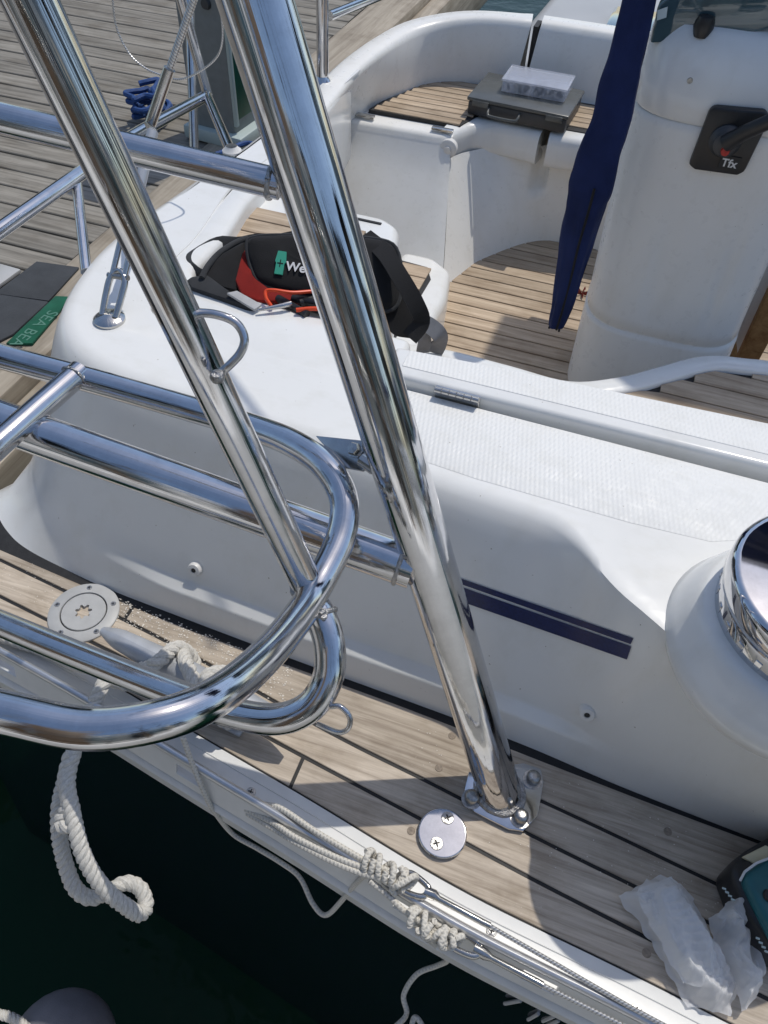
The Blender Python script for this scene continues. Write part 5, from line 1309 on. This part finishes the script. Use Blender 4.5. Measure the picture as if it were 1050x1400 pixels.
def cruiser():  # unseen boat added behind the camera, toned for tube reflections and bounced light
    o = empty('reflection_cruiser'); tag(o, 'unseen white hulled motor cruiser with grey cabin, added for reflections and bounced light', 'motor boat')
    G().prism([(-5, -0.55), (3.6, -0.55), (4.6, -1.6), (5.0, -2.2), (4.6, -2.8), (3.6, -3.6), (-5, -3.6)], -1.05, 0.12).obj('hull', 'gelcoat_aged', o, bevel=0.06, seg=3)
    c_ = G().prism([(-3.6, -1.05), (1.6, -1.05), (2.6, -1.6), (2.6, -2.6), (1.6, -3.1), (-3.6, -3.1)], 0.10, 1.15).obj('cabin', 'power_post_grey', o, bevel=0.08, seg=3)
    for x in (-3.2, -2.3, -1.4, -0.5, 0.4, 1.1): G().box((x+0.3, -1.045, 0.78), (0.66, 0.03, 0.36)).obj('window', 'instrument_glass', o, bevel=0.01)
    G().prism([(-3.8, -1.2), (-1.5, -1.2), (-1.5, -3.2), (-3.8, -3.2)], 1.95, 2.02).obj('canopy', 'black_fabric', o, bevel=0.02)
    for x in (-3.6, -1.7): G().tube([(x, -1.3, 1.3), (x, -1.3, 1.97)], 0.02, 10).obj('canopy_post', 'stainless_worn', o)
    G().box((-0.35, -0.80, 0.75), (0.42, 0.2, 1.25)).obj('locker', 'far_wood', o, bevel=0.03)
    for k in range(15):
        x = -3.4 + 0.42*k; G().tube([(x, -0.68, 0.1), (x, -0.68, 0.78)], 0.013 if k % 3 else 0.03, 10).obj('stanchion', 'stainless_worn' if k % 3 else 'far_wood', o)  # dark posts among bright ones, added to streak the tube reflections
    for z in (0.45, 0.78): G().tube([(-3.5, -0.68, z), (2.6, -0.68, z)], 0.011, 10).obj('guard_rail', 'stainless_worn', o)
    for x in (-2.6, -1.25, 0.9, 1.9): G().tube([(x, -1.4, 1.1), (x, -1.45, 3.4)], 0.035, 10).obj('reflection_pole', 'black_plastic', o)  # dark uprights added as stripes for the steel to reflect
    for k, x in enumerate((-1.9, -0.75, 0.55, 1.45)): G().box((x, -0.98, 0.62), (0.20 if k % 2 else 0.34, 0.06, 1.0)).obj('reflection_panel', ('far_wood', 'gelcoat', 'black_plastic', 'tan_surface')[k], o, bevel=0.01)  # upright panels of mixed tone, added for contrast in the reflections
cruiser()
def harbour():  # unseen ring of buildings and sailboats, added for the chrome to reflect
    rnd = random.Random(21)
    tones = ['far_wood', 'grey_hull', 'tan_surface', 'charcoal_fabric']
    words = ['brown', 'grey', 'tan', 'charcoal']; hulls = ['navy', 'grey']; styles = ['low', 'tall', 'wide', 'narrow', 'long', 'square', 'deep', 'plain', 'broad', 'slim']
    for k in range(10):
        th = 2*math.pi*k/10 + 0.2*rnd.random(); d = 26 + 10*rnd.random(); cx, cy = d*math.cos(th), d*math.sin(th)
        wd = 6 + 5*rnd.random(); hh = 5 + 7*rnd.random(); t_ = k % 4
        mm = Matrix.Translation((cx, cy, -0.6)) @ Matrix.Rotation(th+math.pi/2, 4, 'Z')
        o = empty('reflection_building'); tag(o, '%s %s unseen building with dark roof, added for reflections' % (styles[k], words[t_]), 'building', 'buildings added for reflections')
        G().box((0, 0, hh/2), (wd, 5, hh), mm).obj('wall', tones[t_], o, smooth=False)
        G().prism([(-wd/2-0.3, 0), (wd/2+0.3, 0), (wd/2+0.3, 1.6), (-wd/2-0.3, 1.6)], -2.7, 2.7, mm @ Matrix.Translation((0, 0, hh)) @ Matrix.Rotation(R_(90), 4, 'X')).obj('roof', 'black_fabric', o, smooth=False)
        for i in range(int(wd/1.6)):
            for j in range(int(hh/2.6)):
                for sd_ in (-1, 1): G().box((-wd/2+1.0+1.6*i, sd_*2.51, 1.5+2.6*j), (0.9, 0.06, 1.4), mm).obj('window', 'instrument_glass', o, smooth=False)
    for k in range(8):
        th = 2*math.pi*(k+0.4)/8; d = 9 + 4*rnd.random(); cx, cy = d*math.cos(th), d*math.sin(th)
        if cy > 2 and abs(cx) < 7: continue
        o = empty('reflection_sailboat'); tag(o, 'unseen %s hulled sailing boat with bare mast, added for reflections off the %s building' % (hulls[k % 2], styles[k]), 'sailboat', 'sailboats added for reflections')
        mm = Matrix.Translation((cx, cy, -1.05)) @ Matrix.Rotation(th*1.7, 4, 'Z')
        G().prism([(-4, -1.2), (2, -1.4), (4.6, 0), (2, 1.4), (-4, 1.2)], 0, 1.1, mm).obj('hull', 'grey_hull' if k % 2 else 'hull_navy', o, bevel=0.08)
        G().prism([(-2, -0.8), (1.5, -0.8), (2.2, 0), (1.5, 0.8), (-2, 0.8)], 1.1, 1.6, mm).obj('cabin', 'gelcoat', o, bevel=0.1)
        G().tube([mm @ Vector((0.8, 0, 1.5)), mm @ Vector((0.8, 0, 12))], 0.09, 10).obj('mast', 'stainless_worn', o)
        G().tube([mm @ Vector((0.8, 0, 2.6)), mm @ Vector((-3.2, 0, 2.7))], 0.16, 10).obj('boom_cover', 'navy_canvas', o)
harbour()
